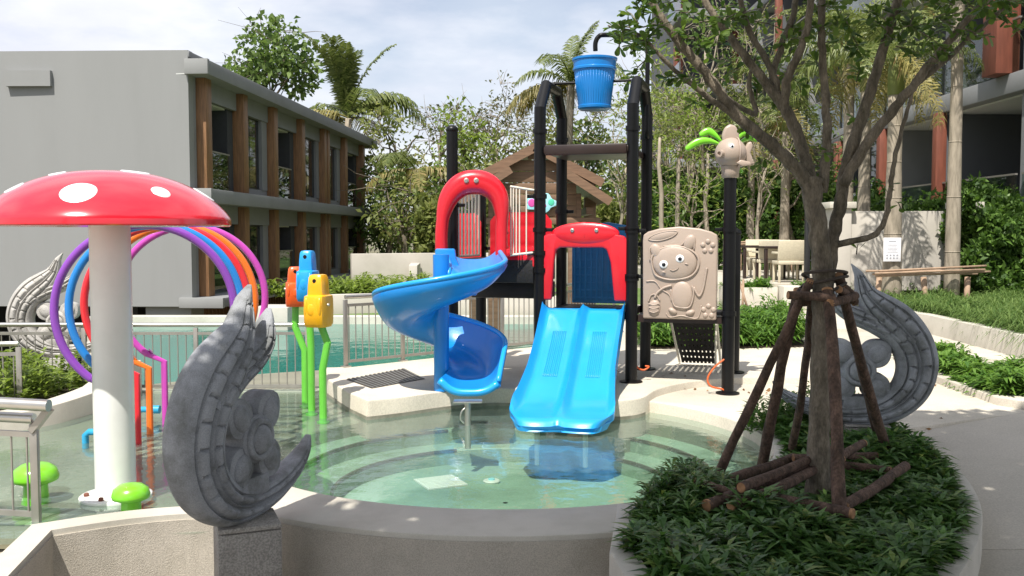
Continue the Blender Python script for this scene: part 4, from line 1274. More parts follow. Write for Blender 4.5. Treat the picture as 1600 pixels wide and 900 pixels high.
outl = [(847, 470), (846, 374), (850, 367), (868, 364), (885, 355), (898, 349), (912, 347), (927, 349), (940, 355), (956, 364), (974, 369), (980, 376), (979, 470), (960, 470), (954, 410), (948, 390), (942, 387), (876, 387), (869, 391), (866, 410), (862, 470)]
red = MB().plate([bay_pt(*p) for p in outl], T(0, -.03), UU, ZZ, VV, .06)
hp = obj('hood_panel', red, M['red'], tw, bevel=.018, seg=3)
obj('hood_boss', MB().ell(T(.5, -.010, 1.612), (.34, .038, .112), 24, 12, Matrix((UU, VV, ZZ)).transposed()), M['red'], hp, smooth=180)
for uu in (.37, .63):
    obj('bolt', MB().lathe([(0, 0), (.019, 0), (.019, .008), (.009, .012), (.009, .002), (0, .002)], 16, T(uu, -.050, 1.645) + VV * .0, Matrix((UU, ZZ, -VV)).transposed()), M['bolt'], hp, smooth=40)
obj('hood_seam', MB().bar(T(.5, -.049, 1.58), T(.5, -.036, 1.69), .007, .012), M['red'], hp, bevel=.003)
# blue ribbed back panel of the middle bay
bpn = obj('back_panel', MB().plate([(.13, .87), (.80, .87), (.80, 1.62), (.72, 1.70), (.52, 1.735), (.30, 1.70), (.13, 1.60)], T(0, .93), UU, ZZ, VV, .03), M['deepblue'], tw, bevel=.012)
rsrc = None
for i in range(11):
    u_ = .16 + i * .061
    o = obj('rib', MB().bar(T(0, .93, .9) + UU * u_ - VV * .006, T(0, .93, 1.58) + UU * u_ - VV * .006, .02, .014), M['deepblue'], bpn, bevel=.004)
for i in range(9):
    z_ = .93 + i * .08
    obj('rib', MB().bar(T(0, .93, z_) + UU * .15 - VV * .0045, T(0, .93, z_) + UU * .79 - VV * .0045, .012, .014), M['deepblue'], bpn)

# ---- double slide
ds = thing('double_slide', 'bright blue double slide with two lanes ending in the paddling pool', 'slide', T(.48, -.9, .1))
dpath = catmull([(-.12, .87), (.0, .87), (.10, .835), (.30, .72), (.75, .47), (1.10, .30), (1.32, .20), (1.50, .155), (1.67, .143), (1.78, .128), (1.83, .075)], 6)
dd = Vector((-.19, -.982, 0)).normalized(); dr = Vector((-dd.y, dd.x, 0)); dr = dr if dr.x > 0 else -dr
orig = T(.49, -.0)
ncol = 41
top_rows, bot_rows = [], []
tot = len(dpath)
for i, (s_, z_) in enumerate(dpath):
    t_ = i / (tot - 1)
    sp = max(0, s_) / 1.83
    wid = .405 - .015 * min(1, sp * 3) + .045 * max(0, min(1, (sp - .55) / .3)) - .05 * max(0, (sp - .93) / .07) ** 2
    rt, rb_ = [], []
    for j in range(ncol):
        q_ = -1 + 2 * j / (ncol - 1)
        lane = 0.0
        aq = abs(q_)
        ed = .105 * math.exp(-((1 - aq) / .075) ** 2)
        md = .085 * math.exp(-(aq / .085) ** 2)
        hgt = (ed + md) * (1 if sp < .8 else max(.12, 1 - (sp - .8) / .17)) * (1 if s_ > .06 else max(.3, .5 + s_ * 3))
        groove = -.004 * (1 if abs(aq - .5) < .22 else 0) * (.5 + .5 * math.cos(aq * 62)) if .12 < sp < .55 else 0
        out = .05 * math.sin(math.pi * min(1, max(0, aq))) ** .8 * max(0, (sp - .75) / .25)      # two rounded lobes at the exit
        corner = -.17 * max(0, (aq - .72) / .28) ** 2 * max(0, (sp - .8) / .2)
        p = orig + dd * (s_ + out + corner) + dr * (q_ * wid) + Vector((0, 0, z_ + hgt + groove))
        rt.append(p)
        rb_.append(orig + dd * (s_ + out * .9 + corner - .008) + dr * (q_ * (wid - .004)) + Vector((0, 0, z_ - .045 - (.05 if aq > .96 and sp < .8 else 0))))
    top_rows.append(rt + list(reversed(rb_)))
m = MB().grid(top_rows, closed_v=True)
k = len(top_rows[0]); m.f.append(tuple(range(k))); m.f.append(tuple(range((tot - 1) * k, tot * k)))
obj('chute', m, M['skyblue'], ds, smooth=50)
gs_ = [p for p in dpath if .32 < p[0] < 1.0]
for sx in (-1, 1):
    for k in range(8):
        off = sx * (.13 + .017 * k)
        obj('grip_ridge', MB().tube([orig + dd * s_ + dr * off + Vector((0, 0, z_ + .002)) for s_, z_ in gs_], .0045, 6), M['skyblue'], ds, smooth=180)
for sx in (-.20, .20):
    p = orig + dd * 1.60 + dr * sx
    obj('leg', MB().tube([(p.x, p.y, -.3), (p.x, p.y, .115)], .022, 10), M['steel'], ds, smooth=60)
a_, b_ = orig + dd * 1.60 - dr * .26, orig + dd * 1.60 + dr * .26
obj('cross_bar', MB().bar((a_.x, a_.y, .085), (b_.x, b_.y, .085), .04, .03), M['steel'], ds, bevel=.004)

# ---- tan animal relief panel on bay B-F
tp = obj('relief_panel', MB().plate([(p[0], p[1]) for p in [((px - 986) / 151 * LL, 1.6 + (367 - py) / FPX * 9.0) for px, py in
     [(1005, 499), (1004, 375), (1005, 367), (1012, 362), (1030, 357), (1061, 354), (1092, 357), (1110, 362), (1119, 367), (1120, 375), (1119, 499)]]], T(1, -.05), UU, ZZ, VV, .035), M['tan'], tw, bevel=.016, seg=3)
FR = Matrix((UU, VV, ZZ)).transposed()


def pan(px, py, n_=.0):
    return T(1, -.05) * 1 + UU * ((px - 986) / 151 * LL) - VV * n_ + ZZ * ((1.6 + (367 - py) / FPX * 9.0) - T(1, 0).z)


def relief(name, px, py, rx, ry, dep, ang=0, mat='tan', n_=0.0, nu=20):
    rot = FR @ Matrix.Rotation(R(ang), 3, 'Y')
    s_ = 9.0 / FPX
    return obj(name, MB().ell(pan(px, py, n_), (rx * s_, dep, ry * s_), nu, 12, rot), M[mat], tp, smooth=180)


def ridge(name, pxs, r=.008, n_=.0, closed=False, mat='tan'):
    return obj(name, MB().tube([pan(x, y, n_) for x, y in catmull([(x, y) for x, y in pxs], 5, closed)], r, 7, closed=closed), M[mat], tp, smooth=180)


relief('head', 1054, 410, 35, 28, .040, 3)
ridge('head_rim', [(1022, 425), (1019, 402), (1036, 388), (1066, 386), (1088, 398), (1091, 416), (1078, 432), (1050, 437), (1030, 433)], .011, .008, True)
for (px, py, an) in ((1026, 393, -28), (1077, 379, 22)):
    relief('ear', px, py, 9, 13, .024, an)
ridge('ear_rim', [(1016, 408), (1016, 388), (1028, 387), (1036, 393)], .008, .006)
ridge('ear_rim', [(1064, 384), (1076, 371), (1084, 374), (1084, 390)], .008, .006)
for (px, py) in ((1038, 413), (1063, 404)):
    relief('eye', px, py, 6.6, 6.2, .012, 0, 'eyewhite', .037)
    relief('pupil', px + .3, py + .3, 3.2, 3.2, .010, 0, 'eyeblack', .045)
ridge('mouth', [(1048, 421), (1053, 422.5), (1059, 420), (1061, 417)], .0035, .040)
for px, py in ((1038, 425), (1073, 412)): relief('cheek', px, py, 3, 1.2, .006, 10, 'tan', .036)
relief('body', 1066, 462, 17, 23, .030)
ridge('belly_line', [(1049, 452), (1053, 475), (1062, 480), (1078, 479), (1084, 460), (1082, 446)], .008, .012)
for (px, py, an) in ((1052, 486, 30), (1079, 488, -20)): relief('foot', px, py, 7.5, 4.5, .028, an)
ridge('arm', [(1050, 446), (1038, 450), (1028, 458), (1024, 466)], .012, .008)
ridge('arm', [(1084, 448), (1092, 462), (1098, 452), (1102, 430), (1104, 418)], .011, .008)
for k in range(5):
    a_ = 2 * math.pi * k / 5 + math.pi / 2
    relief('petal', 1105 + 8 * math.cos(a_), 385 - 8 * math.sin(a_), 4, 4, .014)
    relief('petal', 1107 + 8 * math.cos(a_), 485 - 8 * math.sin(a_), 4, 4, .014)
relief('leaf_boss', 1036, 368.5, 24, 6, .012, -13)
ridge('leaf_boss_rim', [(1013, 374), (1024, 366), (1046, 361), (1058, 362), (1050, 370), (1030, 376)], .006, .004, True)
ridge('swirl', [(1062, 384), (1050, 384), (1036, 385)], .006, .004)
ridge('swirl', [(1010, 440), (1024, 440), (1034, 452), (1046, 460), (1050, 470)], .007, .004)
bsk = relief('basket', 1023, 482, 10, 13, .024, 8)
for k in range(3): ridge('basket_band', [(1014 + k, 475 + 6 * k), (1023, 477 + 6 * k), (1032 - k, 474 + 6 * k)], .005, .021)
ridge('basket_handle', [(1014, 472), (1018, 462), (1026, 461), (1032, 470)], .006, .008)
ridge('ground_swirl', [(1042, 490), (1048, 496), (1066, 493), (1088, 497), (1094, 488), (1096, 476)], .006, .004)

# ---- perforated climbing ramp behind the panel
rp0, rp1 = T(1.28, .99, .80), T(1.76, .99, .80); rq0, rq1 = T(1.36, 1.55, .19), T(1.76, 1.55, .19)
mb = MB(); n = 9; ts = []
for i in range(n): ts += [i / n, (i + .72) / n]
ts.append(1)
for i in range(len(ts) - 1):
    for j in range(len(ts) - 1):
        if i % 2 == 1 and j % 2 == 1: continue
        qd = []
        for (a_, b_) in ((ts[i], ts[j]), (ts[i + 1], ts[j]), (ts[i + 1], ts[j + 1]), (ts[i], ts[j + 1])):
            qd.append(rp0.lerp(rp1, a_).lerp(rq0.lerp(rq1, a_), b_))
        mb.add(qd, [(0, 1, 2, 3)])
obj('ramp_plate', mb, M['blackdeck'], tw)
for (a_, b_) in ((rp0 - UU * .02, rq0 - UU * .03), (rp1 + UU * .03, rq1 + UU * .05)):
    obj('ramp_rail', MB().tube([a_ + ZZ * .03, b_ + ZZ * .03, b_ + VV * .05], .014, 8), M['ivory'], tw, smooth=60)
# ivory back barriers seen past the panel
for uu in (1.80, 1.88):
    obj('barrier_bar', MB().tube([T(uu, 1.0, .2), T(uu, 1.0, 1.55)], .012, 8), M['ivory'], tw, smooth=60)

# ---- coconut fish head on the right post
fb = T(2, 0, 2.36)
hd = thing('fish_head_spout', 'tan fish head with lime leaf fins topping the right post', 'water toy', (fb.x, fb.y, 2.14))
hr = .148
fc = fb
body = MB().ell(fc, (hr * .98, hr * 1.05, hr * .98), 28, 18)
obj('head', body, M['tan'], hd, smooth=180)
obj('collar', MB().lathe([(.062, 2.13), (.078, 2.14), (.082, 2.19), (.09, 2.24)], 24, (fc.x, fc.y, 0)), M['tan'], hd, smooth=60)
obj('dorsal_fin', MB().plate([(-.075, .08), (-.085, .17), (-.06, .24), (-.01, .272), (.045, .25), (.075, .18), (.085, .06)], fc + Vector((0, -.03, 0)), (1, 0, 0), (0, 0, 1), (0, 1, 0), .06), M['tan'], hd, bevel=.022, seg=3)
obj('seam', MB().tube([fc + Vector((.055 + .0 * a_, -math.cos(a_) * hr * 1.02, math.sin(a_) * hr * .97)) * 1.0 for a_ in np.linspace(-1.4, 1.4, 14)], .008, 6), M['tan'], hd, smooth=180)
sn = fc + Vector((-.105, -.10, -.012))
obj('snout', MB().lathe([(.03, -.03), (.036, .02), (.034, .038), (.02, .04), (.017, .02), (0, .02)], 18, sn, Vector((-.75, -.65, 0)).to_track_quat('Z', 'Y').to_matrix()), M['tan'], hd, smooth=50)
ey = fc + Vector((-.02, -.142, .052))
e_ = obj('eye', MB().ell(ey, (.022, .012, .022), 14, 8), M['eyewhite'], hd, smooth=180)
obj('pupil', MB().ell(ey + Vector((0, -.009, 0)), (.011, .007, .011), 12, 8), M['eyeblack'], e_, smooth=180)
obj('tail_fin', MB().plate([(0, 0), (.05, .10), (.085, .11), (.10, .06), (.075, .0), (.10, -.05), (.12, -.10), (.09, -.115), (.03, -.09)], fc + Vector((.105, -.03, .0)), (1, 0, 0), (0, 0, 1), (0, 1, 0), .05), M['tan'], hd, bevel=.018, seg=3)
obj('belly_fin', MB().plate([(0, 0), (.04, .03), (.13, .01), (.14, -.02), (.06, -.03)], fc + Vector((.02, -.15, -.10)), (1, 0, 0), (0, 0, 1), (0, 1, 0), .03), M['tan'], hd, bevel=.01)


def leaf_fin(pts, w):
    rows = []
    pts = [Vector(p) for p in catmull(pts, 6)]; k = len(pts)
    for i, p in enumerate(pts):
        t_ = i / (k - 1); ww = w * (math.sin(math.pi * (.12 + .88 * (1 - t_) ** .8)) ** .7 if t_ < 1 else .02)
        tg = (pts[min(i + 1, k - 1)] - pts[max(i - 1, 0)]).normalized(); sd = Vector((0, 1, 0)).cross(tg).normalized()
        sec = []
        for j in range(10):
            a_ = 2 * math.pi * j / 10
            sec.append(p + sd * ww * math.cos(a_) + Vector((0, 1, 0)) * (.014 + .012 * (1 - t_)) * math.sin(a_))
        rows.append(sec)
    m_ = MB().grid(rows, closed_v=True); n_ = len(m_.v)
    m_.f.append(tuple(range(10))); m_.f.append(tuple(range(n_ - 10, n_)))
    return m_


def fpx(px, py, dy=.03): return W(px, py, Y=fc.y + dy)


obj('leaf_fin', leaf_fin([fpx(1126, 226), fpx(1108, 220), fpx(1090, 222), fpx(1071, 234)], .034), M['limeg'], hd, smooth=180)
obj('leaf_fin', leaf_fin([fpx(1128, 222, .08), fpx(1116, 210, .08), fpx(1106, 205, .08), fpx(1093, 212, .08)], .034), M['limeg'], hd, smooth=180)
obj('leaf_fin', leaf_fin([fpx(1146, 224, .06), fpx(1158, 210, .06), fpx(1166, 206, .06), fpx(1174, 210, .06)], .036), M['limeg'], hd, smooth=180)
obj('leaf_fin', leaf_fin([fpx(1150, 226, .1), fpx(1166, 217, .1), fpx(1174, 215, .1), fpx(1185, 220, .1)], .028), M['limeg'], hd, smooth=180)
obj('leaf_fin', leaf_fin([fpx(1146, 258, .1), fpx(1152, 264, .1), fpx(1156, 266, .1), fpx(1160, 270, .1)], .02), M['limeg'], hd, smooth=180)

# ---- left bay: red hooded entry, barriers and red guard panels
ac = Vector((-.365, 9.30, 0))
z0, zt = 1.40, 2.215
rows = []
apath = [(-.325, z0), (-.325, 1.62), (-.30, 1.82), (-.24, 1.98), (-.13, 2.085), (0, 2.115), (.13, 2.085), (.23, 1.98), (.265, 1.82), (.262, 1.62), (.262, z0)]
apath = catmull(apath, 5); ka = len(apath)
for i, (x_, z_) in enumerate(apath):
    a_ = apath[max(i - 1, 0)]; b_ = apath[min(i + 1, ka - 1)]
    tg = Vector((b_[0] - a_[0], 0, b_[1] - a_[1])).normalized(); nr_ = Vector((-tg.z, 0, tg.x))
    if (Vector((x_, 0, z_ - 1.55))).dot(nr_) < 0: nr_ = -nr_
    hh_ = max(0, (z_ - 1.75) / .36); wi_ = .060 + .058 * hh_
    sec = []
    for j in range(16):
        a2 = 2 * math.pi * j / 16; cx_, sx_ = math.cos(a2), math.sin(a2); kk = (abs(cx_) ** 3.2 + abs(sx_) ** 3.2) ** (-1 / 3.2)
        sec.append(ac + Vector((x_, 0, z_)) + nr_ * wi_ * cx_ * kk + Vector((0, 1, 0)) * (.12 * sx_ * kk))
    rows.append(sec)
m = MB().grid(rows, closed_v=True); n = len(m.v); m.f.append(tuple(range(16))); m.f.append(tuple(range(n - 16, n)))
ah = obj('entry_hood', m, M['red'], tw, smooth=50)
for dx in (-.075, .02):
    obj('bolt', MB().lathe([(0, 0), (.024, 0), (.024, .008), (.011, .012), (.011, .004), (0, .004)], 14, ac + Vector((dx, -.122, 2.125)), Matrix.Rotation(R(90), 3, 'X')), M['bolt'], ah, smooth=40)
for z_ in (1.48, 1.62, 1.76):
    obj('bolt', MB().ell(ac + Vector((.315, -.03, z_)), (.02, .02, .016), 10, 6), M['red'], ah, smooth=180)
obj('clamp_block', MB().box(ac + Vector((.30, -.05, 1.425)), (.10, .09, .08)), M['red'], ah, bevel=.02)


def barrier(a, b, z0_, z1_, nb, name='barrier'):
    a, b = Vector(a), Vector(b)
    o = obj('barrier_frame', MB().tube([a + ZZ * z1_, b + ZZ * z1_], .014, 8).tube([a + ZZ * z0_, b + ZZ * z0_], .014, 8).tube([a + ZZ * z0_, a + ZZ * z1_], .013, 8).tube([b + ZZ * z0_, b + ZZ * z1_], .013, 8), M['ivory'], tw, smooth=60)
    for i in range(1, nb):
        p = a.lerp(b, i / nb)
        obj('bar', MB().tube([p + ZZ * z0_, p + ZZ * z1_], .011, 6), M['ivory'], o, smooth=60)
    return o


ba_, bb_ = Vector((-.018, 9.36, 0)), Vector((.225, 9.42, 0))
bo_ = obj('barrier_rail', MB().tube([ba_ + ZZ * 2.075, bb_ + ZZ * 2.04], .012, 8), M['ivory'], tw, smooth=60)
obj('barrier_rail', MB().tube([ba_ + ZZ * 1.40, bb_ + ZZ * 1.425], .012, 8), M['ivory'], tw, smooth=60)
for q_ in (.03, .13, .25, .38, .66):
    p = ba_.lerp(bb_, q_); obj('bar', MB().tube([p + ZZ * 1.40, p + ZZ * 2.06], .008, 6), M['ivory'], bo_, smooth=60)
barrier((-.55, 9.75, 0), (-.36, 10.35, 0), 1.38, 2.06, 6)


def guard(px0, px1, py_top, py_bot, yy, curve=.1):
    """curved red guard panel with raised ribs"""
    rows = []; a_, b_ = W(px0, 380, Y=yy), W(px1, 380, Y=yy)
    zt_, zb_ = W(px0, py_top, Y=yy).z, W(px0, py_bot, Y=yy).z
    def srf(u_, z_, n_): p = a_.lerp(b_, u_); return Vector((p.x, yy + curve * 4 * u_ * (1 - u_) - n_, z_))
    for i in range(13):
        u_ = i / 12; edge = min(u_, 1 - u_); top = zt_ - .10 * max(0, 1 - edge / .18) ** 2
        sec = []
        for z_ in np.linspace(zb_, top, 14): sec.append(srf(u_, z_, .012 * (1 if int((z_ - zb_) / .055) % 2 == 0 else 0) + .012))
        for z_ in np.linspace(top, zb_, 6): sec.append(srf(u_, z_, -.025))
        rows.append(sec)
    m_ = MB().grid(rows, closed_v=True); k_ = len(rows[0]); n_ = len(m_.v)
    m_.f.append(tuple(range(k_))); m_.f.append(tuple(range(n_ - k_, n_)))
    return obj('guard_panel', m_, M['red'], tw, smooth=35)


guard(766, 862, 331, 412, 10.35)
guard(695, 752, 333, 410, 10.45)
obj('guard_kick', MB().plate([(0, 1.28), (.42, 1.28), (.42, 1.41), (0, 1.41)], Vector((-.06, 9.5, 0)), UU, ZZ, VV, .04), M['red'], tw, bevel=.012)

# ---- spiral slide
ss = thing('spiral_slide', 'blue spiral slide dropping from the red hood to the pool', 'slide', W(690, 610, .17))
cx, cy = W(690, 610, .17).x, W(690, 610, .17).y
rows = []
stations = []
# entry (straight), one clockwise turn, straight exit
hc = .33
ent = ac + Vector((-.03, .10, 0))
sta = []   # (point, outward dir, z, inner lip, outer lip)
for t_ in np.linspace(0, 1, 8, endpoint=False):
    p = Vector((ent.x, ent.y, 0)).lerp(Vector((cx + hc, cy + .05, 0)), t_)
    sta.append((p, Vector((1, 0, 0)), 1.36 - .14 * t_, .10 + .0 * t_, .10 + .05 * t_, .25))
for a_ in np.linspace(0, -2 * math.pi, 56):
    f_ = -a_ / (2 * math.pi)
    o_ = Vector((math.cos(a_), math.sin(a_), 0))
    sta.append((Vector((cx, cy, 0)) + o_ * hc, o_, 1.22 - .90 * f_, .06, .15 + .13 * math.sin(min(1, f_ * 1.6) * math.pi / 2), .25 + .02 * math.sin(f_ * math.pi)))
for t_ in np.linspace(.12, 1, 8):
    p = Vector((cx + hc - .0 * t_, cy, 0)) + Vector((-.06 * t_, -.42 * t_, 0))
    sta.append((p, Vector((1, 0, 0)), .32 - .085 * t_ ** .6, .06 + .05 * t_, .28 - .20 * t_ ** 1.3, .25))
NQ = 25
for (p, o_, z_, li, lo, hw) in sta:
    up_, dn = [], []
    for j in range(NQ):
        q_ = -1 + 2 * j / (NQ - 1)
        if q_ > 0: hgt = lo * q_ ** 3.0
        else: hgt = li * (-q_) ** 3.0
        up_.append(p + o_ * (hw * q_ * (1 + (.03 if abs(q_) > .95 else 0))) + ZZ * (z_ + hgt))
        thk = .03 + .012 * (1 if abs(q_) > .9 else 0)
        dn.append(p + o_ * (hw * q_ * 1.0 + (.028 * (1 if q_ > .5 else -1 if q_ < -.5 else q_ * 2))) + ZZ * (z_ + hgt - thk - .02 * (1 - abs(q_))))
    rows.append(up_ + list(reversed(dn)))
m = MB().grid(rows, closed_v=True); k_ = len(rows[0]); n_ = len(m.v)
m.f.append(tuple(range(k_))); m.f.append(tuple(range(n_ - k_, n_)))
obj('chute', m, M['blue'], ss, smooth=60)
# rolled rims
obj('rim', MB().tube([r_[NQ - 1] + ZZ * .0 for r_ in rows], .024, 10), M['skyblue'], ss, smooth=180)
obj('rim', MB().tube([r_[0] for r_ in rows[:12]], .022, 10), M['skyblue'], ss, smooth=180)
last = rows[-1][:NQ]
obj('exit_lip', MB().tube([p + Vector((0, -.02, -.012)) for p in last], .034, 12), M['skyblue'], ss, smooth=180)
obj('centre_column', MB().tube([(cx, cy, .17), (cx, cy, .6), (cx, cy, 1.42)], [.07, .07, .075], 20), M['blue'], ss, smooth=50)
obj('entry_cheek', MB().plate([(0, 1.02), (.0, 1.47), (.19, 1.47), (.20, 1.38), (.235, 1.30), (.30, 1.25), (.40, 1.22), (.40, 1.02)], Vector((cx - .085, cy + .36, 0)), (1, 0, 0), (0, 0, 1), (0, 1, 0), .08), M['blue'], ss, bevel=.02)
sp_ = W(731, 668, -.02)
obj('leg', MB().tube([(sp_.x, sp_.y, -.2), (sp_.x, sp_.y, .20)], .026, 12), M['steel'], ss, smooth=60)
obj('leg_plate', MB().box((sp_.x, sp_.y + .02, .20), (.24, .14, .012)), M['steel'], ss, bevel=.003)
obj('pipe_clip', MB().tube(catmull([(sp_.x - .03, sp_.y - .02, .02), (sp_.x - .06, sp_.y - .03, .06), (sp_.x - .05, sp_.y - .03, .12), (sp_.x - .02, sp_.y - .02, .15)], 5), .008, 8), M['steel'], ss, smooth=180)

# orange cables at the post feet
for k, (pxs, lb) in enumerate((([(1134, 560), (1118, 572), (1106, 590), (1110, 603), (1128, 608), (1135, 612)], 'thin orange cable looped on the ground at the right post foot'),
                               ([(990, 566), (997, 575), (1006, 578), (1014, 573), (1008, 572)], 'short orange cable on the deck beside the front bucket post'))):
    pts = []
    for i, (x_, y_) in enumerate(pxs):
        yy = T(2, 0).y - .03 if k == 0 else T(1, 0).y + .1
        w_ = W(x_, y_, Y=yy); zf = .104 if k == 0 else .18
        if w_.z < zf: w_ = W(x_, y_, z=zf + .006)
        pts.append(w_)
    tag(obj('cable', MB().tube(catmull([tuple(p) for p in pts], 6), .009, 8), M['cable'], smooth=180), lb, 'cable')


# ================================================================== CARVED SCROLLS
def scroll_mesh(path, bands, notch_p, tmax=.13, seed=0, thick0=.9):
    """lobed carved crescent in the XZ plane; path = (x, z, halfwidth)"""
    P_ = catmull(path, 16); n = len(P_); Mq = 72; rows = []; acc = 0
    wm = max(p[2] for p in P_)
    for i, (x_, z_, w_) in enumerate(P_):
        a_, b_ = P_[max(i - 1, 0)], P_[min(i + 1, n - 1)]
        t_ = Vector((b_[0] - a_[0], b_[1] - a_[1])).normalized(); nr_ = Vector((t_.y, -t_.x))      # outward (right of travel)
        if i: acc += math.hypot(x_ - P_[i - 1][0], z_ - P_[i - 1][1])
        w_ = max(w_, .002); h_ = tmax * (w_ / wm) ** .62 * thick0
        ph = (acc % notch_p) / notch_p
        row = []
        for j in range(Mq):
            f_ = 2 * math.pi * j / Mq; c_, s_ = math.cos(f_), math.sin(f_)
            kk = (abs(c_) ** 3 + abs(s_) ** 3) ** (-1 / 3)
            rq, aq = c_ * kk, s_ * kk
            ax_ = h_ * aq
            if w_ > .03:
                g_ = 1.0
                for bq in bands: g_ -= .26 * math.exp(-((rq - bq) / .06) ** 2)
                g_ *= 1.0 - .20 * max(0, rq)                  # steps fall away towards the outer edge
                for lo_, hi_ in ((bands[0], bands[1]), (bands[2], bands[3])) if len(bands) > 3 else ():
                    if lo_ < rq < hi_:
                        u_ = (rq - lo_) / (hi_ - lo_); cut = .5 + .16 * math.sin(u_ * math.pi)
                        g_ -= .28 * math.exp(-((ph - cut) / .04) ** 2) * (1 if .12 < u_ < .95 else 0)
                        g_ += .08 * math.sin(u_ * math.pi)
                ax_ *= g_
            row.append((x_ + nr_.x * rq * w_, ax_, z_ + nr_.y * rq * w_))
        rows.append(row)
    m = MB().grid(rows, closed_v=True)
    m.f.append(tuple(range(Mq))); m.f.append(tuple(range((n - 1) * Mq, n * Mq)))
    return m


MAIN = [(-.60, .30, .006), (-.55, .235, .026), (-.43, .16, .05), (-.24, .10, .07), (-.02, .085, .082), (.17, .135, .105), (.31, .26, .125), (.36, .42, .135), (.325, .58, .14), (.225, .72, .14),
        (.10, .83, .115), (.02, .92, .075), (-.01, .99, .052), (-.035, 1.06, .03), (-.085, 1.135, .003)]
SECOND = [(.30, .58, .10), (.20, .665, .09), (.07, .73, .075), (-.07, .785, .065), (-.17, .85, .048), (-.21, .93, .028), (-.245, 1.01, .003)]


def petal_poly(L_, Wd, n=18):
    pts = []
    for i in range(n + 1):
        t_ = i / n; pts.append((t_ * L_, Wd * math.sin(math.pi * min(1, t_ * 1.0)) ** .55 * (1 - .15 * t_) if 0 < t_ < 1 else 0))
    return pts + [(a, -b) for a, b in reversed(pts[1:-1])]


def make_scroll(label, mirror, loc, rz, mat, s=1.0):
    t = thing('scroll_sculpture', label, 'stone sculpture', (0, 0, 0), 'carved scroll sculptures')
    sx = -1 if mirror else 1
    def fl(mb):
        mb.v = [(v[0] * sx * s, v[1] * s, v[2] * s) for v in mb.v]; return mb
    obj('scroll_body', fl(scroll_mesh(MAIN, [-.55, -.12, .12, .62], .105)), M[mat], t, smooth=60, local=True)
    obj('inner_flame', fl(scroll_mesh(SECOND, [-.5, -.05, .1, .6], .10, .125)), M[mat], t, smooth=60, local=True)
    obj('crest_spur', fl(scroll_mesh([(.20, .86, .02), (.13, .90, .022), (.08, .935, .014), (.065, .985, .002)], [0], .1, .05)), M[mat], t, smooth=60, local=True)
    fx, fz = -.03, .40
    fo = obj('flower', fl(MB().lathe([(0, -.085), (.10, -.085), (.115, -.07), (.115, .07), (.10, .085), (0, .085)], 32, (fx, 0, fz), Matrix.Rotation(R(90), 3, 'X'))), M[mat], t, smooth=40, local=True)
    for sg_ in (-1, 1):
        obj('flower_boss', fl(MB().ell((fx, sg_ * .085, fz), (.072, .045, .072), 24, 14)), M[mat], fo, smooth=180, local=True)
        obj('boss_ring', fl(MB().tube([(fx + .088 * math.cos(a_), sg_ * .085, fz + .088 * math.sin(a_)) for a_ in np.linspace(0, 2 * math.pi, 30, endpoint=False)], .018, 8, closed=True)), M[mat], fo, smooth=180, local=True)
    for k in range(4):
        a_ = math.pi / 4 + k * math.pi / 2
        ax, az = Vector((math.cos(a_), 0, math.sin(a_))), Vector((-math.sin(a_), 0, math.cos(a_)))
        o0 = Vector((fx, .065, fz)) + ax * .06
        pp_ = obj('petal', fl(MB().plate(petal_poly(.215, .105), o0, ax, az, (0, -1, 0), .13)), M[mat], fo, bevel=.016, local=True)
        for sg_ in (-1, 1):
            rot = Matrix((ax, Vector((0, 1, 0)), az)).transposed()
            obj('petal_boss', fl(MB().ell(Vector((fx, sg_ * .062, fz)) + ax * .165, (.075, .028, .058), 18, 10, rot)), M[mat], fo, smooth=180, local=True)
    obj('stem_block', fl(MB().prism([(-.13, -.07), (.09, -.07), (.09, .07), (-.13, .07)], .12, .22)), M[mat], t, bevel=.012, local=True)
    t.location = loc; t.rotation_euler = (0, 0, rz)
    return t


def pedestal(label, c, w, d, z0, z1, rz, mat, hs):
    t = thing('stone_pedestal', label, 'pedestal', (c[0], c[1], z0))
    z = z0
    for h_ in hs:
        zz = min(z + h_, z1)
        obj('block', MB().box((c[0], c[1], (z + zz - .004) / 2), (w, d, zz - z - .004), rz=rz), M[mat], t, bevel=.008)
        z = zz
    return t


FP = (-1.325, 4.66)
pedestal('shaded two block stone pedestal under the nearest carved scroll', FP, .30, .30, -1.0, .19, R(22), 'pedestal', (.85, .31, .3))
make_scroll('nearest grey carved scroll, toned darker for shade, seen edge on, on the front pedestal', True, (FP[0] - .02, FP[1] - .0, .17), R(71), 'stone', 1.04)
LP = W(95, 562, Y=10.9)
pedestal('pale stone pedestal in the left bed under the far scroll', (LP.x, 10.9), .29, .29, -.9, LP.z + .03, R(8), 'stone2', (.62, .5, .5))
make_scroll('pale cream carved scroll facing us in front of the grey gable', True, (LP.x - .04, 10.9, LP.z + .01), R(8), 'stone2', 1.08)
RPs = W(1345, 666, Y=6.95)
make_scroll('blue grey carved scroll with flower standing in the planter behind the logs', False, (RPs.x, 6.95, RPs.z), R(-10), 'stone3', 1.06)
pedestal('low stone block half buried in plants under the right carved scroll', (RPs.x + .03, 6.95), .32, .28, -.1, RPs.z + .03, R(-10), 'pedestal', (.3, .3))

# ================================================================== FOREGROUND TREE, ITS LOG STAKES AND PLANTS
TB = W(1279, 775, .10)
ft = thing('staked_tree', 'large grey barked tree braced with logs in the right planter', 'tree', (TB.x, TB.y, .05))
TY = TB.y


def tp_(px, py, dy=0.0): return W(px, py, Y=TY + dy)


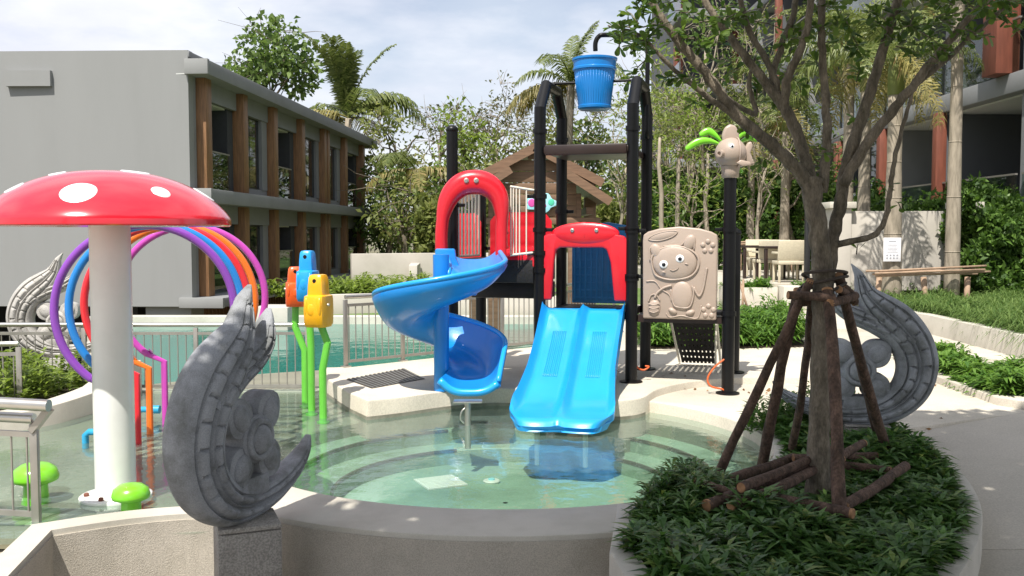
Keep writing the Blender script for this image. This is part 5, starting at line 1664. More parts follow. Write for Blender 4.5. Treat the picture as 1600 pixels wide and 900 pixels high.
def limb(pts, rs, n=10, name='limb'):
    P_ = catmull([(*tp_(x_, y_, d_), r_) for (x_, y_, d_), r_ in zip(pts, rs)], 6)
    out = [(Vector(p[:3]) + Vector((random.gauss(0, .003), random.gauss(0, .003), 0))) for p in P_]
    return obj(name, MB().tube(out, [max(.004, p[3] * (1 if name == 'trunk' else .75) * (1 + .06 * math.sin(i * 1.7))) for i, p in enumerate(P_)], n), M['bark'], ft, smooth=180)


limb([(1278, 800, 0), (1279, 740, 0), (1281, 640, .0), (1283, 540, .0), (1286, 450, .0), (1281, 380, -.01), (1272, 320, -.02), (1268, 280, -.02)], [.076, .065, .060, .056, .058, .055, .053, .057], 16, 'trunk')
limb([(1290, 455, .0), (1301, 380, .04), (1312, 320, .06), (1322, 260, .08), (1336, 215, .08), (1360, 140, .1), (1382, 70, .1), (1402, 0, .1), (1425, -90, .1)], [.06, .052, .050, .046, .046, .042, .038, .034, .026])
limb([(1268, 300, -.02), (1248, 268, -.04), (1205, 226, -.08), (1155, 185, -.12), (1128, 150, -.14), (1095, 105, -.16), (1052, 55, -.2), (1012, -5, -.22), (960, -90, -.25)], [.058, .052, .047, .043, .041, .037, .033, .029, .02])
limb([(1268, 290, .0), (1258, 250, .05), (1242, 200, .08), (1222, 165, .1), (1200, 135, .12), (1170, 95, .14), (1135, 50, .16), (1098, -5, .2), (1050, -90, .24)], [.055, .05, .046, .043, .038, .034, .031, .026, .02])
limb([(1225, 168, .1), (1232, 120, .06), (1250, 80, .02), (1264, 30, 0), (1270, -40, -.02)], [.038, .034, .031, .028, .022])
limb([(1220, 160, .1), (1205, 110, .15), (1172, 50, .2), (1156, 0, .2), (1140, -60, .22)], [.03, .026, .024, .022, .018])
limb([(1214, 150, .1), (1205, 130, .16), (1218, 80, .2), (1240, 20, .24), (1250, -50, .26)], [.03, .027, .026, .024, .02])
limb([(1284, 300, .02), (1292, 230, .05), (1290, 150, .08), (1284, 80, .1), (1284, 0, .1), (1288, -90, .1)], [.045, .037, .032, .03, .028, .022])
limb([(1316, 290, .06), (1348, 235, .02), (1392, 175, -.04), (1430, 130, -.08), (1470, 80, -.12), (1512, 30, -.16), (1552, -10, -.2), (1600, -60, -.2)], [.046, .041, .037, .034, .03, .025, .02, .014])
limb([(1420, 140, -.07), (1470, 100, -.02), (1520, 55, .02), (1570, 10, .06), (1620, -40, .06)], [.026, .023, .019, .015, .01])
limb([(1303, 383, .02), (1335, 376, -.03), (1368, 366, -.06), (1384, 340, -.07), (1390, 300, -.08), (1400, 240, -.08), (1420, 160, -.08), (1432, 120, -.08)], [.028, .024, .022, .02, .019, .017, .013, .008])
limb([(1150, 182, -.12), (1090, 140, -.2), (1040, 95, -.26), (1000, 55, -.3), (950, 40, -.34)], [.026, .02, .016, .011, .006])
limb([(1130, 150, -.14), (1180, 178, .2), (1170, 130, .25), (1180, 90, .3)], [.02, .02, .018, .01])
obj('root_flare', MB().lathe([(.12, -.06), (.095, .0), (.080, .08), (.070, .14)], 14, (TB.x, TB.y, .05)), M['bark'], ft, smooth=180)
# twigs with leaves; each entry: (px, py, dy, spread px, count)
sprays = [(975, 30, -.34, 38, 100), (1000, 60, -.30, 45, 110), (1040, 20, -.25, 55, 90), (1000, 85, -.3, 34, 60), (1075, 60, -.2, 45, 60), (1110, 40, .2, 60, 130), (1090, 110, -.2, 40, 50), (1130, 90, .25, 50, 110), (1180, 30, .25, 60, 140),
          (1165, 110, .3, 45, 80), (1215, 90, .3, 45, 90), (1240, 130, .3, 40, 70), (1250, 40, .2, 55, 130), (1150, 165, .3, 40, 50), (1205, 175, .35, 35, 60), (1310, 20, .15, 55, 120), (1340, 70, .2, 45, 70), (1375, 30, .1, 55, 120), (1435, 15, .0, 60, 140), (1480, 25, -.15, 55, 140),
          (1530, 20, -.1, 55, 150), (1570, 40, 0, 45, 110), (1550, 10, .1, 60, 130), (1460, 70, -.1, 40, 60), (1420, 70, .0, 40, 50), (1330, 130, .2, 35, 40), (1300, 90, .2, 40, 60), (1360, 180, .2, 30, 20), (1280, -60, .1, 120, 220), (1150, -60, .1, 120, 220), (1040, -50, -.2, 80, 150), (1450, -60, 0, 130, 240),
          (1385, 300, -.08, 14, 8), (1400, 330, -.07, 12, 5), (1270, 250, -.05, 18, 10), (1290, 215, .0, 18, 8), (1190, 240, .2, 35, 30), (1230, 225, .25, 40, 40), (1060, 130, -.2, 40, 36), (1340, 400, -.03, 10, 4)]
tw_mb = MB(); lc, ld, vis = [], [], []
for (px, py, dy, sp, cnt) in sprays:
    cnt = int(cnt * (.62 if 1080 < px < 1420 else .85)) or 1
    nt_ = max(1, cnt // 16)
    for q_ in range(nt_):
        a_ = tp_(px + random.gauss(0, sp * .45), py + random.gauss(0, sp * .45), dy + random.gauss(0, .16))
        d_ = Vector((random.gauss(0, 1), random.gauss(0, 1), random.gauss(.25, .6))).normalized()
        ln_ = random.uniform(.10, .20) * (sp / 45) ** .5
        b_ = a_ + d_ * ln_
        mid_ = a_.lerp(b_, .5) + Vector((0, 0, .012))
        tw_mb.tube([a_, mid_, b_], [.004, .003, .0015], 4)
        m_ = max(3, int(cnt / nt_))
        for i in range(m_):
            t_ = (i + .6) / m_
            p = a_.lerp(b_, t_)
            e_ = (d_ * .5 + Vector((random.gauss(0, 1), random.gauss(0, 1), random.gauss(0, .7))).normalized()).normalized()
            lc.append(p); ld.append(e_); vis.append(p)
obj('twigs', tw_mb, M['bark'], ft)['kind'] = 'stuff'
lc = np.array([tuple(p) for p in lc]); ld = np.array([tuple(p) for p in ld]); N = len(lc)
# obovate leaf as a small mesh, shared by the leaves that can be picked out singly
lm_ = MB()
prof_l = [(0, .0), (.25, .09), (.5, .17), (.75, .22), (.92, .17), (1, .0)]
vs, fs_ = [], []
for t_, w_ in prof_l: vs += [(t_, -w_, .12 * abs(w_) - .12 * t_ * t_), (t_, 0, -.12 * t_ * t_), (t_, w_, .12 * abs(w_) - .12 * t_ * t_)]
for i in range(len(prof_l) - 1):
    fs_ += [(i * 3, i * 3 + 1, i * 3 + 4, i * 3 + 3), (i * 3 + 1, i * 3 + 2, i * 3 + 5, i * 3 + 4)]
lm_.add(vs, fs_)
# geometry of every leaf
allv, allf, o_ = [], [], 0
base_v = np.array(lm_.v); base_f = np.array(fs_)
order = list(range(N)); random.shuffle(order)
inside = [i for i in order if 0 < 0 + (lc[i][2] - 1.6) / lc[i][1] < .24]
single = set(inside[:280])
leaf_me = None
for i in range(N):
    d_ = Vector(ld[i]); q_ = d_.to_track_quat('X', 'Z') @ Matrix.Rotation(random.gauss(0, .5), 3, 'X').to_quaternion(); s_ = random.uniform(.045, .078)
    if i in single:
        if leaf_me is None:
            f0 = obj('leaf', lm_, M['leaf_fg'], ft, local=True, smooth=0); leaf_me = f0.data; lo = f0
        else:
            lo = bpy.data.objects.new('leaf', leaf_me); COL.objects.link(lo); lo.parent = ft
        lo.location = Vector(lc[i]) - ft.location; lo.rotation_mode = 'QUATERNION'; lo.rotation_quaternion = q_; lo.scale = (s_, s_, s_)
    else:
        m3 = np.array(q_.to_matrix()) * s_
        allv.append(base_v @ m3.T + lc[i]); allf.append(base_f + o_); o_ += len(base_v)
o = npobj('leaves', np.concatenate(allv), np.concatenate(allf), M['leaf_fg'], ft); o['kind'] = 'stuff'


# log stakes
def log_mb(a, b, r0, r1, bend=.02, n=10):
    a, b = Vector(a), Vector(b); P_ = []
    for i in range(9):
        t_ = i / 8; p = a.lerp(b, t_) + Vector((random.gauss(0, .003) + bend * math.sin(math.pi * t_), random.gauss(0, .003), 0)); P_.append(p)
    return MB().tube(P_, [(r0 + (r1 - r0) * i / 8) * random.uniform(.93, 1.09) for i in range(9)], n, caps=False)


def log_part(name, parent, a, b, r0, r1=None, bend=.015, ends=True):
    r1 = r1 or r0 * .85
    o = obj(name, log_mb(a, b, r0, r1, bend), M['log'], parent, smooth=180)
    if ends:
        a, b = Vector(a), Vector(b); d_ = (b - a).normalized(); rot = d_.to_track_quat('Z', 'Y').to_matrix()
        for p, r_, s_ in ((a, r0, -1), (b, r1, 1)):
            obj('cut_end', MB().lathe([(r_ * .995, -.012 * s_), (r_ * .98, .001 * s_), (r_ * .80, .004 * s_), (r_ * .45, .003 * s_), (0, .004 * s_)], 14, p, rot), M['cutwood'], o, smooth=30)
    return o


sk = thing('tree_stakes', 'tripod of dark log poles lashed round the right tree trunk', 'tree support', (TB.x, TB.y, .06))
tops = W(1283, 445, Y=TY).z
for (bxp, byp, tx, ty, dy, r_) in ((1118, 752, 1262, 448, -.05, .038), (1190, 738, 1246, 462, .10, .046), (1236, 712, 1268, 470, .16, .036), (1312, 842, 1293, 462, -.14, .046), (1392, 722, 1313, 440, .02, .042), (1375, 690, 1318, 455, .16, .034)):
    b_ = W(bxp, byp, .08); t_ = W(tx, ty, Y=TY + dy)
    e_ = b_ + (b_ - t_) * .04
    log_part('pole', sk, e_, t_ + (t_ - b_) * .03, r_ * .80, r_ * .64, random.uniform(-.02, .02))
for (x0, y0, d0, x1, y1, d1, r_) in ((1232, 461, -.17, 1303, 466, -.15, .024), (1240, 474, .15, 1332, 468, .13, .022), (1296, 474, -.18, 1336, 462, .02, .025), (1310, 452, -.1, 1332, 470, .15, .022), (1318, 447, .0, 1336, 474, .05, .02)):
    log_part('cross_log', sk, W(x0, y0, Y=TY + d0), W(x1, y1, Y=TY + d1), r_, r_)
for (x0, y0, x1, y1, z0, z1, r_) in ((1112, 757, 1240, 715, .16, .18, .032), (1208, 778, 1333, 803, .22, .22, .030), (1318, 792, 1414, 728, .20, .24, .030), (1312, 726, 1392, 736, .2, .2, .028), (1240, 716, 1370, 712, .2, .2, .026)):
    log_part('ground_log', sk, W(x0, y0, z0), W(x1, y1, z1), r_, r_ * .9)
for k in range(4):
    zc_ = tops - .05 + .035 * k
    obj('rope_lashing', MB().tube([(TB.x + .11 * math.cos(a_) * (1 + .25 * math.sin(3 * a_ + k)), TY + .11 * math.sin(a_) * (1 + .25 * math.cos(2 * a_ + k)), zc_ + .03 * math.sin(a_ + k)) for a_ in np.linspace(0, 2 * math.pi, 26, endpoint=False)], .009, 6, closed=True), M['rope'], sk, smooth=180)
# loose logs piled at the trunk
for (x0, y0, x1, y1, z0, z1, r_, lb) in ((1104, 790, 1262, 728, .21, .27, .038, 'front log of the pile with orange cut end'),
                                         (1142, 791, 1300, 724, .21, .26, .031, 'thinner second log lying in the pile beside the trunk'),
                                         (1185, 777, 1335, 700, .24, .28, .034, 'third log of the pile, its cut end nearest the trunk'),
                                         (1158, 762, 1290, 706, .29, .32, .032, 'topmost log of the pile resting over the others'),
                                         (1085, 752, 1140, 768, .26, .24, .026, 'short log lying crosswise under the pile')):
    a_, b_ = W(x0, y0, z0), W(x1, y1, z1)
    t = thing('cut_log', lb, 'log', a_, 'cut logs piled at the trunk')
    log_part('stem', t, a_, b_ + (b_ - a_) * .12, r_ * .86, r_ * .7, .01)

# planting
pl_cov = inset(pl_out, .11)
ground_cover('planter_shrubs', 'dense dark green lance leaved shrubs filling the tree planter', pl_cov, .05, .18, 1700, 30, .125, .029, M['leaf_dark'], spread=.9, arch=.22, low=(TB.x - .12, TB.y + .12, .62))
ground_cover('planter_shrubs', 'dark low shrub clump at the planter corner overhanging the pool', [(.66, 4.85), (.9, 4.7), (1.3, 5.4), (1.1, 5.6), (.8, 5.25)], .07, .26, 130, 34, .115, .022, M['leaf_dark'], spread=1.0, arch=.3)
ground_cover('planter_shrubs', 'sunlit shrubs at the back of the planter beside the right scroll', [(1.72, 6.9), (2.3, 7.0), (2.9, 7.0), (2.8, 7.5), (2.2, 7.6), (1.85, 7.35)], .07, .34, 160, 30, .10, .022, M['leaf_bed'], spread=1.0, arch=.22)


# ================================================================== BEDS, HEDGES
bedp = [wz(1000, 545, .17), wz(1120, 545, .17), wz(1262, 542, .17), (4.2, 14.2), (1.9, 14.0), wz(1000, 505, .17)]
obj('bed_soil', MB().prism(bedp, .1, .19), M['soil'], struct=True)
ground_cover('bed_plants', 'bright green narrow leaved bed plants behind the tower', bedp, .18, .42, 900, 26, .21, .030, M['leaf_bed'], spread=1.2, arch=.35)
ground_cover('bed_plants', 'yellow green leafy plants in the left bed behind the kerb', [(-9, 7.4), (-5, 7.3), (-4.3, 7.9), (-4.05, 8.6), (-3.95, 9.6), (-9, 9.7)], .05, .42, 1300, 24, .11, .035, M['leaf_c'], spread=1.1, arch=.2)
ground_cover('bed_plants', 'leafy green bed plants beside the right path', [(4.38, 8.35), (5.0, 8.3), (5.15, 9.4), (4.95, 11.0), (4.7, 11.3), (4.4, 9.6)], .1, .24, 420, 24, .17, .036, M['leaf_bed'], spread=1.1, arch=.35)
ground_cover('strappy_grass', 'long strappy grass in the raised bed along the right kerb', [(6.15, 10), (11.5, 10), (11.5, 17.0), (6.3, 17.0), (6.45, 14.2)], .30, .24, 3000, 26, .36, .018, M['grass'], spread=1.5, arch=.55, cat='grass')
ground_cover('bed_plants', 'low plants along the planter box below the cafe chairs', boxpoly(5.45, 18.05, 8.1, 18.45), .5, .24, 220, 20, .16, .03, M['leaf_bed'], spread=1.1, arch=.3)
ground_cover('bed_plants', 'low plants in the left terrace planter', boxpoly(4.05, 17.65, 4.9, 18.25), .56, .22, 90, 20, .15, .03, M['leaf_bed'], spread=1.1, arch=.3)
ground_cover('bed_plants', 'leafy shrubs along the far side of the lawn', [(-7, 25), (-4.0, 24), (-1.5, 25), (.5, 26), (.5, 28.6), (-2.6, 28.6), (-4.5, 27.6)], -.1, .55, 500, 26, .3, .07, M['leaf_c'], spread=1.1, arch=.3)


def hedge(name, label, x0, x1, y0, y1, z0, z1, n, lsize, mat, cat='hedge'):
    t = thing(name, label, cat, ((x0 + x1) / 2, (y0 + y1) / 2, z0))
    sm = MB()
    for i in range(int((x1 - x0 + y1 - y0) / .35)):
        p = Vector((random.uniform(x0 + .2, x1 - .2), random.uniform(y0 + .2, y1 - .2), z0))
        sm.tube(branch_path(p, p + Vector((random.gauss(0, .3), random.gauss(0, .3), (z1 - z0) * .9)), 0, 5, .04), [.03, .025, .02, .012, .006], 5)
    obj('stems', sm, M['bark'], t)
    p = np.stack([rng.uniform(x0, x1, n), rng.uniform(y0, y1, n), rng.uniform(z0, z1, n)], 1)
    # gather leaves towards the outer faces, ragged top
    k = rng.random(n)
    p[k < .33, 1] = y0 + abs(rng.normal(size=(k < .33).sum())) * .22
    kk = (k >= .33) & (k < .55); p[kk, 0] = x0 + abs(rng.normal(size=kk.sum())) * .22
    kk = (k >= .55) & (k < .85); p[kk, 2] = z1 - abs(rng.normal(size=kk.sum())) * .25
    bumpy = .30 * np.sin(p[:, 0] * 2.1 + 1) * np.sin(p[:, 1] * 1.7 + .5) + .2 * np.sin(p[:, 0] * 5.3 + p[:, 1] * 4.1)
    p[:, 2] = z0 + (p[:, 2] - z0) * (1 + bumpy * .6 / (z1 - z0) * 2)
    p[:, 1] += bumpy * .5 * np.sin(p[:, 2] * 4); p[:, 0] += .2 * np.sin(p[:, 2] * 5.1 + p[:, 1] * 4)
    l_ = lsize * rng.uniform(.6, 1.3, n)
    v, f = leaves(p, rng.normal(size=(n, 3)) + np.array([-.2, -.4, .4]), l_, l_ * .45)
    npobj('foliage', v, f, M[mat], t)
    return t


hedge('hedge', 'tall dense clipped hedge filling the right edge behind the grass bed', 8.3, 13.0, 17.0, 19.0, .35, 2.05, 32000, .15, 'leaf_hedge')
hedge('hedge', 'rounded hedge rising above the cream boundary wall at right', 7.5, 11.5, 19.2, 21.2, .4, 2.2, 15000, .16, 'leaf_hedge')
hedge('hedge', 'dark shrub screen behind the cafe chairs', 4.4, 9.4, 27.0, 29.5, .5, 3.0, 16000, .24, 'leaf_hedge')
hedge('hedge', 'dark shrub belt between the tower and the far trees', -3.0, 4.4, 31.5, 34, -.1, 2.6, 17000, .26, 'leaf_b')

# ================================================================== PALMS
FRM = {}


def frond_mesh(key, L_, e0, drop, nl, ll, mat, lw=.05, ldrop=.6, seed=1, plume=False):
    """one feather frond growing along +X from the origin"""
    if key in FRM: return FRM[key]
    r_ = np.random.default_rng(seed)
    k = 16; pts = [np.array([0, 0, 0.])]; e = e0
    for i in range(k):
        e -= drop / k * (0.6 + .9 * i / k); pts.append(pts[-1] + np.array([math.cos(e), 0, math.sin(e)]) * L_ / k)
    pts = np.array(pts)
    mb = MB().tube([tuple(p) for p in pts], [max(.006, .035 * (1 - i / k) ** .8 * (L_ / 3)) for i in range(k + 1)], 5)
    V = [np.array(mb.v)]; F = [list(f) for f in mb.f if len(f) == 4]; o = len(mb.v)
    t = np.linspace(.10, .99, nl); c = np.stack([np.interp(t * k, np.arange(k + 1), pts[:, a]) for a in range(3)], 1)
    tg = np.stack([np.interp(np.clip(t * k + .5, 0, k), np.arange(k + 1), pts[:, a]) for a in range(3)], 1) - np.stack([np.interp(np.clip(t * k - .5, 0, k), np.arange(k + 1), pts[:, a]) for a in range(3)], 1)
    tg = unit(tg)
    vs = []
    for sgn in (-1, 1):
        ln = ll * (np.sin(np.pi * np.clip(.14 + .80 * t, 0, 1)) ** .7) * r_.uniform(.8, 1.1, nl)
        d = tg * .55 + np.array([0, sgn * 1., 0]) + r_.normal(size=(nl, 3)) * (.35 if plume else .10)
        d[:, 2] += .15
        d = unit(d); l1 = ln[:, None]
        mid = c + d * l1 * .5 - np.array([0, 0, 1.]) * l1 * ldrop * .12
        tip = c + d * l1 * .85 - np.array([0, 0, 1.]) * l1 * ldrop
        wv = tg * lw * .5
        q = np.stack([c - wv * .5, c + wv * .5, mid + wv, mid - wv], 1); q2 = np.stack([mid - wv, mid + wv, tip + wv * .15, tip - wv * .15], 1)
        vs += [q.reshape(-1, 3), q2.reshape(-1, 3)]
    lv = np.concatenate(vs); nq = len(lv) // 4
    F = np.array(F + (np.arange(nq * 4).reshape(-1, 4) + o).tolist())
    ob = npobj('frond', np.concatenate([V[0], lv]), F, M[mat]); me = ob.data
    bpy.data.objects.remove(ob); FRM[key] = me
    return me


def palm(label, base, h, kinds, nf, r0=.16, lean=(0, 0), group=None, name='palm_tree', rings=True, seed=3, sc=1.0, crownshaft=False, bark='barkpale'):
    r_ = random.Random(seed)
    t = thing(name, label, 'palm tree', base, group)
    b = Vector(base); P_ = [b + Vector((lean[0] * (i / 12) ** 1.5, lean[1] * (i / 12) ** 1.5, h * i / 12)) for i in range(13)]
    obj('trunk', MB().tube(P_, [r0 * (1.18 - .35 * min(1, i / 8)) * (1 + .04 * (i % 2)) for i in range(13)], 12), M[bark], t, smooth=180)
    if rings:
        for i in range(1, 12):
            if i % 2 == 0 and r0 * FPX / b.y > 7:
                obj('ring', MB().tube([P_[i] - Vector((0, 0, .012)), P_[i] + Vector((0, 0, .012))], r0 * (1.18 - .35 * min(1, i / 8)) * 1.025, 12), M[bark], t, smooth=180)
    top = P_[-1]
    if crownshaft:
        obj('crownshaft', MB().tube([top - Vector((0, 0, .1)), top + Vector((0, 0, .35)), top + Vector((0, 0, .75))], [r0 * .95, r0 * .95, r0 * .5], 12), M['leaf_c'] if False else M['frond'], t, smooth=180)
        top = top + Vector((0, 0, .6))
    for i in range(nf):
        key = kinds[i % len(kinds)] if not callable(kinds) else kinds(i)
        o = bpy.data.objects.new('frond', FRM[key]); COL.objects.link(o); o.parent = t
        o.location = top - b + Vector((0, 0, r_.uniform(-.1, .1)))
        s_ = sc * r_.uniform(.85, 1.12)
        o.rotation_euler = (r_.uniform(-.15, .15), r_.uniform(-.12, .12), i * 2.399 + r_.uniform(-.3, .3)); o.scale = (s_, s_, s_)
    return t


frond_mesh('up', 3.8, R(86), R(48), 56, .95, 'frond', .085, .25, 1)
frond_mesh('mid', 3.8, R(50), R(95), 50, 1.0, 'frond', .085, .55, 2)
frond_mesh('low', 3.8, R(18), R(80), 50, 1.0, 'frondy', .085, .75, 3)
frond_mesh('fox_up', 1.9, R(62), R(80), 70, .42, 'frond', .030, .35, 4, True)
frond_mesh('fox_mid', 2.0, R(30), R(95), 70, .42, 'frond', .030, .55, 5, True)
frond_mesh('fox_dry', 1.7, R(-20), R(70), 60, .38, 'frondy', .028, .7, 6, True)
P_ = W(535, 160, Y=48)
palm('coconut palm with upright fronds rising behind the left block', (P_.x, 48, -.2), P_.z - .6, ['up', 'mid', 'up', 'mid', 'low'], 21, .2, (.3, 0), seed=5, sc=1.12)
P_ = W(884, 130, Y=36)
palm('palm with drooping yellowish fronds behind the blue bucket', (P_.x, 36, -.2), P_.z + .1, ['mid', 'low', 'mid', 'up', 'low'], 15, .17, (.2, 0), seed=9, sc=.72)
P_ = W(650, 265, Y=40)
palm('low palm with long hanging fronds among the trees right of the left block', (P_.x, 40, -.2), P_.z + .2, ['low', 'mid', 'low'], 10, .13, (0, 0), seed=11, sc=.7)
P_ = W(1395, 230, Y=15.2)
fox = 'foxtail palms in front of the right block'
for (px, pyb, pyt, yy, lb, nf, sd, r0) in ((1394, 492, 140, 17.0, 'foxtail palm trunk carrying the white notice', 13, 1, .15), (1488, 495, -40, 16.7, 'tall slim palm with pale trunk in front of the right balconies', 9, 2, .115),
                                         (1348, 470, 135, 19.5, 'foxtail palm rising behind the cream boundary wall', 12, 4, .13), (1225, 385, 200, 26.0, 'slim palm trunk standing behind the cafe chairs', 8, 6, .13), (1172, 400, 215, 27.0, 'thin palm left of the cafe tables', 8, 7, .12),
                                         (1322, 330, 95, 23.0, 'foxtail palm with bushy plumes behind the forked tree', 13, 8, .14)):
    bz = .34 if yy < 18 else .55
    x_ = W(px, 400, Y=yy).x; zt = W(px, pyt, Y=yy).z
    palm(lb, (x_, yy, bz), zt - bz, ['fox_up', 'fox_mid', 'fox_dry', 'fox_mid'], nf, r0, (0, 0), fox, 'foxtail_palm', seed=sd, sc=.95 if yy < 18 else 1.15, crownshaft=True)
# notice on the palm trunk
p = W(1394, 390, Y=16.80)
nb = thing('notice_board', 'white printed notice fixed to a palm trunk in front of the cream wall', 'notice', p)
obj('sheet', MB().box(p, (.31, .012, .42)), M['paper'], nb, bevel=.003)
pm_ = MB().box(p + Vector((0, -.008, .145)), (.13, .003, .018))
for k in range(7): pm_.box(p + Vector((0, -.008, .10 - .024 * k)), (.19 - .02 * (k % 3), .003, .005))
obj('text_lines', pm_, M['print'], nb)
for r_ in range(2):
    for k in range(4): obj('pictogram', MB().lathe([(0, -.0015), (.016, -.0015), (.016, .0015), (0, .0015)], 10, p + Vector((-.09 + .06 * k, -.008, -.10 - .05 * r_)), Matrix.Rotation(R(90), 3, 'X')), M['print'], nb)

# bamboo tie frames round the palms
def stake_frame(label, px0, px1, py, yy, legs):
    a_, b_ = W(px0, py, Y=yy), W(px1, py - 2, Y=yy)
    t = thing('palm_stakes', label, 'tree support', (a_.x, yy, .35))
    for dz, dy in ((0, -.16), (.05, -.2), (.09, -.17), (.02, .2), (.08, .16)):
        obj('tie_pole', MB().tube([a_ + Vector((random.uniform(-.1, .05), dy, dz)), b_ + Vector((random.uniform(-.05, .15), dy, dz + random.uniform(-.07, .07)))], .019, 8), M['palewood'], t, smooth=180)
    for (lx, bx_) in legs:
        p0, p1 = W(lx, py + 2, Y=yy), W(bx_, 490, Y=yy)
        obj('leg', MB().tube([p0, (p1.x, yy - .1, .3)], .05, 10), M['palewood'], t, smooth=180)
    return t


stake_frame('bamboo stake frame tied round the two palm trunks by the cream wall', 1366, 1530, 431, 16.6, ((1443, 1443), (1512, 1505), (1374, 1366)))
stake_frame('small bamboo stake frame behind the cafe chairs', 1205, 1240, 386, 25.6, ((1210, 1207), (1236, 1238)))
stake_frame('small bamboo stake frame left of the cafe tables', 1150, 1184, 384, 26.6, ((1156, 1154), (1180, 1182)))
rk = thing('stake_bundle', 'leaning stakes and rope bundle on the deck right of the tower', 'tree support', W(1160, 492, .17))
pb_ = W(1160, 490, .17)
for (dx0, dx1) in ((-.05, -.12), (.12, -.06), (.0, .02)):
    obj('stake', MB().tube([pb_ + Vector((dx0, 0, 0)), pb_ + Vector((dx1, .05, .62))], .022, 8), M['palewood'], rk, smooth=180)
obj('rope_coil', MB().tube([pb_ + Vector((.02 + .10 * math.cos(a_), .06 * math.sin(a_), .10 + .02 * math.sin(3 * a_))) for a_ in np.linspace(0, 2 * math.pi, 20, endpoint=False)], .035, 8, closed=True), M['bark'], rk, smooth=180)

# ================================================================== CAFE FURNITURE ON THE TERRACE
def chair_things():
    t = thing('cafe_chair', 'x', 'chair', (0, 0, 0), 'cream woven cafe chairs on the terrace')
    obj('seat', MB().box((0, 0, .42), (.56, .52, .08)), M['rattan'], t, bevel=.02, local=True)
    obj('backrest', MB().box((0, -.24, .68), (.58, .06, .42), rot=Matrix.Rotation(R(8), 3, 'X')), M['rattan'], t, bevel=.02, local=True)
    for sx in (-1, 1):
        obj('armrest', MB().box((sx * .27, .0, .62), (.06, .48, .05)), M['rattan'], t, bevel=.015, local=True)
        for sy in (-.22, .2): obj('leg', MB().box((sx * .25, sy, .21), (.045, .045, .42)), M['rattan'], t, bevel=.006, local=True)
    return t


csrc = chair_things()
clabels = [('right cafe chair with its cream back turned to us', 1232, 20.0, 0.0), ('left cafe chair with its cream back to us', 1200, 21.2, .05), ('cafe chair on the far side of the right table', 1219, 21.6, 3.1), ('cafe chair on the far side of the left table', 1187, 22.8, 3.1)]
for i, (lb, px, yy, rz) in enumerate(clabels):
    c_ = csrc if i == 0 else copy_tree(csrc)
    c_['label'] = lb; c_.location = (W(px, 400, Y=yy).x, yy, .60); c_.rotation_euler.z = rz
for i, (lb, px, yy) in enumerate((('dark edged cafe table between the right chairs', 1222, 20.8), ('dark edged cafe table between the left chairs', 1188, 22.0))):
    x_ = W(px, 400, Y=yy).x
    t = thing('cafe_table', lb, 'table', (x_, yy, .6), 'cafe tables on the terrace')
    obj('tabletop', MB().box((x_, yy, 1.33), (1.0, .8, .05)), M['darkbrown'], t, bevel=.008)
    for sx in (-1, 1):
        for sy in (-1, 1): obj('leg', MB().box((x_ + sx * .45, yy + sy * .35, .95), (.07, .07, .70)), M['darkbrown'], t, bevel=.005)
dp = thing('terrace_post', 'dark slim post standing at the terrace edge beside the tree trunk', 'post', (W(1261, 400, Y=18.8).x, 18.8, .3))
px_ = W(1261, 400, Y=18.8).x
obj('shaft', MB().box((px_, 18.8, 1.25), (.10, .10, 1.9)), M['winframe'], dp, bevel=.008)
obj('cap', MB().box((px_, 18.8, 2.215), (.13, .13, .03)), M['winframe'], dp, bevel=.006)

# ================================================================== BACKDROP TREES
def bt(name, label, px, py, yy, rx, rz, nclump, cr, lsize, mat, per, seed, tr=.2, bark='bark', aspect=.45, group='trees behind the play area', ry=None):
    c_ = W(px, py, Y=yy)
    gz = -.2
    return make_tree(name, label, (c_.x + random.uniform(-.4, .4), yy, gz), max(1.5, c_.z - gz - rz * .2), auto_clumps((c_.x, yy, c_.z), (rx, ry or rx * .8, rz), int(nclump * 1.5), cr, seed), M[mat], lsize, per * 1.35, tr, bark, group, aspect, limbs=nclump)


k_ = 50 / FPX
bt('broadleaf_tree', 'dark round headed broadleaf tree above the left block roof', 425, 105, 50, 2.6, 2.0, 15, 1.0, .36, 'leaf_a', 26, 1, aspect=.6)
bt('broadleaf_tree', 'small leafy crown at the roof edge left of the coconut palm', 365, 125, 49, 1.2, 1.4, 7, .8, .34, 'leaf_a', 26, 2, .14, aspect=.6)
bt('broadleaf_tree', 'olive tree with thin top just right of the left block', 612, 235, 44, 1.9, 2.6, 15, .85, .26, 'leaf_b', 26, 3, aspect=.5)
bt('broadleaf_tree', 'dark bushy tree low beside the left block end', 600, 330, 42, 1.9, 2.3, 13, .95, .28, 'leaf_a', 28, 4, aspect=.5)
bt('broadleaf_tree', 'dense green tree behind the tall black post', 668, 320, 40, 1.8, 2.2, 13, .9, .26, 'leaf_a', 28, 5)
bt('broadleaf_tree', 'bright yellow green tree in the middle of the backdrop', 725, 235, 41, 1.5, 2.3, 13, .75, .27, 'leaf_c', 26, 6, .13)
bt('bare_tree', 'sparse greyish tree with bare twigs against the sky', 700, 195, 47, 2.3, 1.6, 12, .65, .22, 'leaf_d', 13, 7, .13, 'barkpale')
bt('bare_tree', 'sparse pale twiggy tree left of the bucket tower', 775, 205, 45, 2.1, 2.2, 16, .75, .22, 'leaf_d', 17, 8, .14, 'barkpale')
bt('broadleaf_tree', 'olive green tree filling the gap beneath the palm', 830, 250, 42, 2.1, 1.9, 13, .9, .26, 'leaf_b', 26, 9)
bt('broadleaf_tree', 'green tree behind the hut roof', 930, 290, 38, 2.1, 2.5, 15, .9, .26, 'leaf_a', 26, 10)
bt('broadleaf_tree', 'olive tree behind the tower and blue bucket', 905, 225, 40, 2.0, 1.6, 12, .8, .25, 'leaf_b', 24, 11)
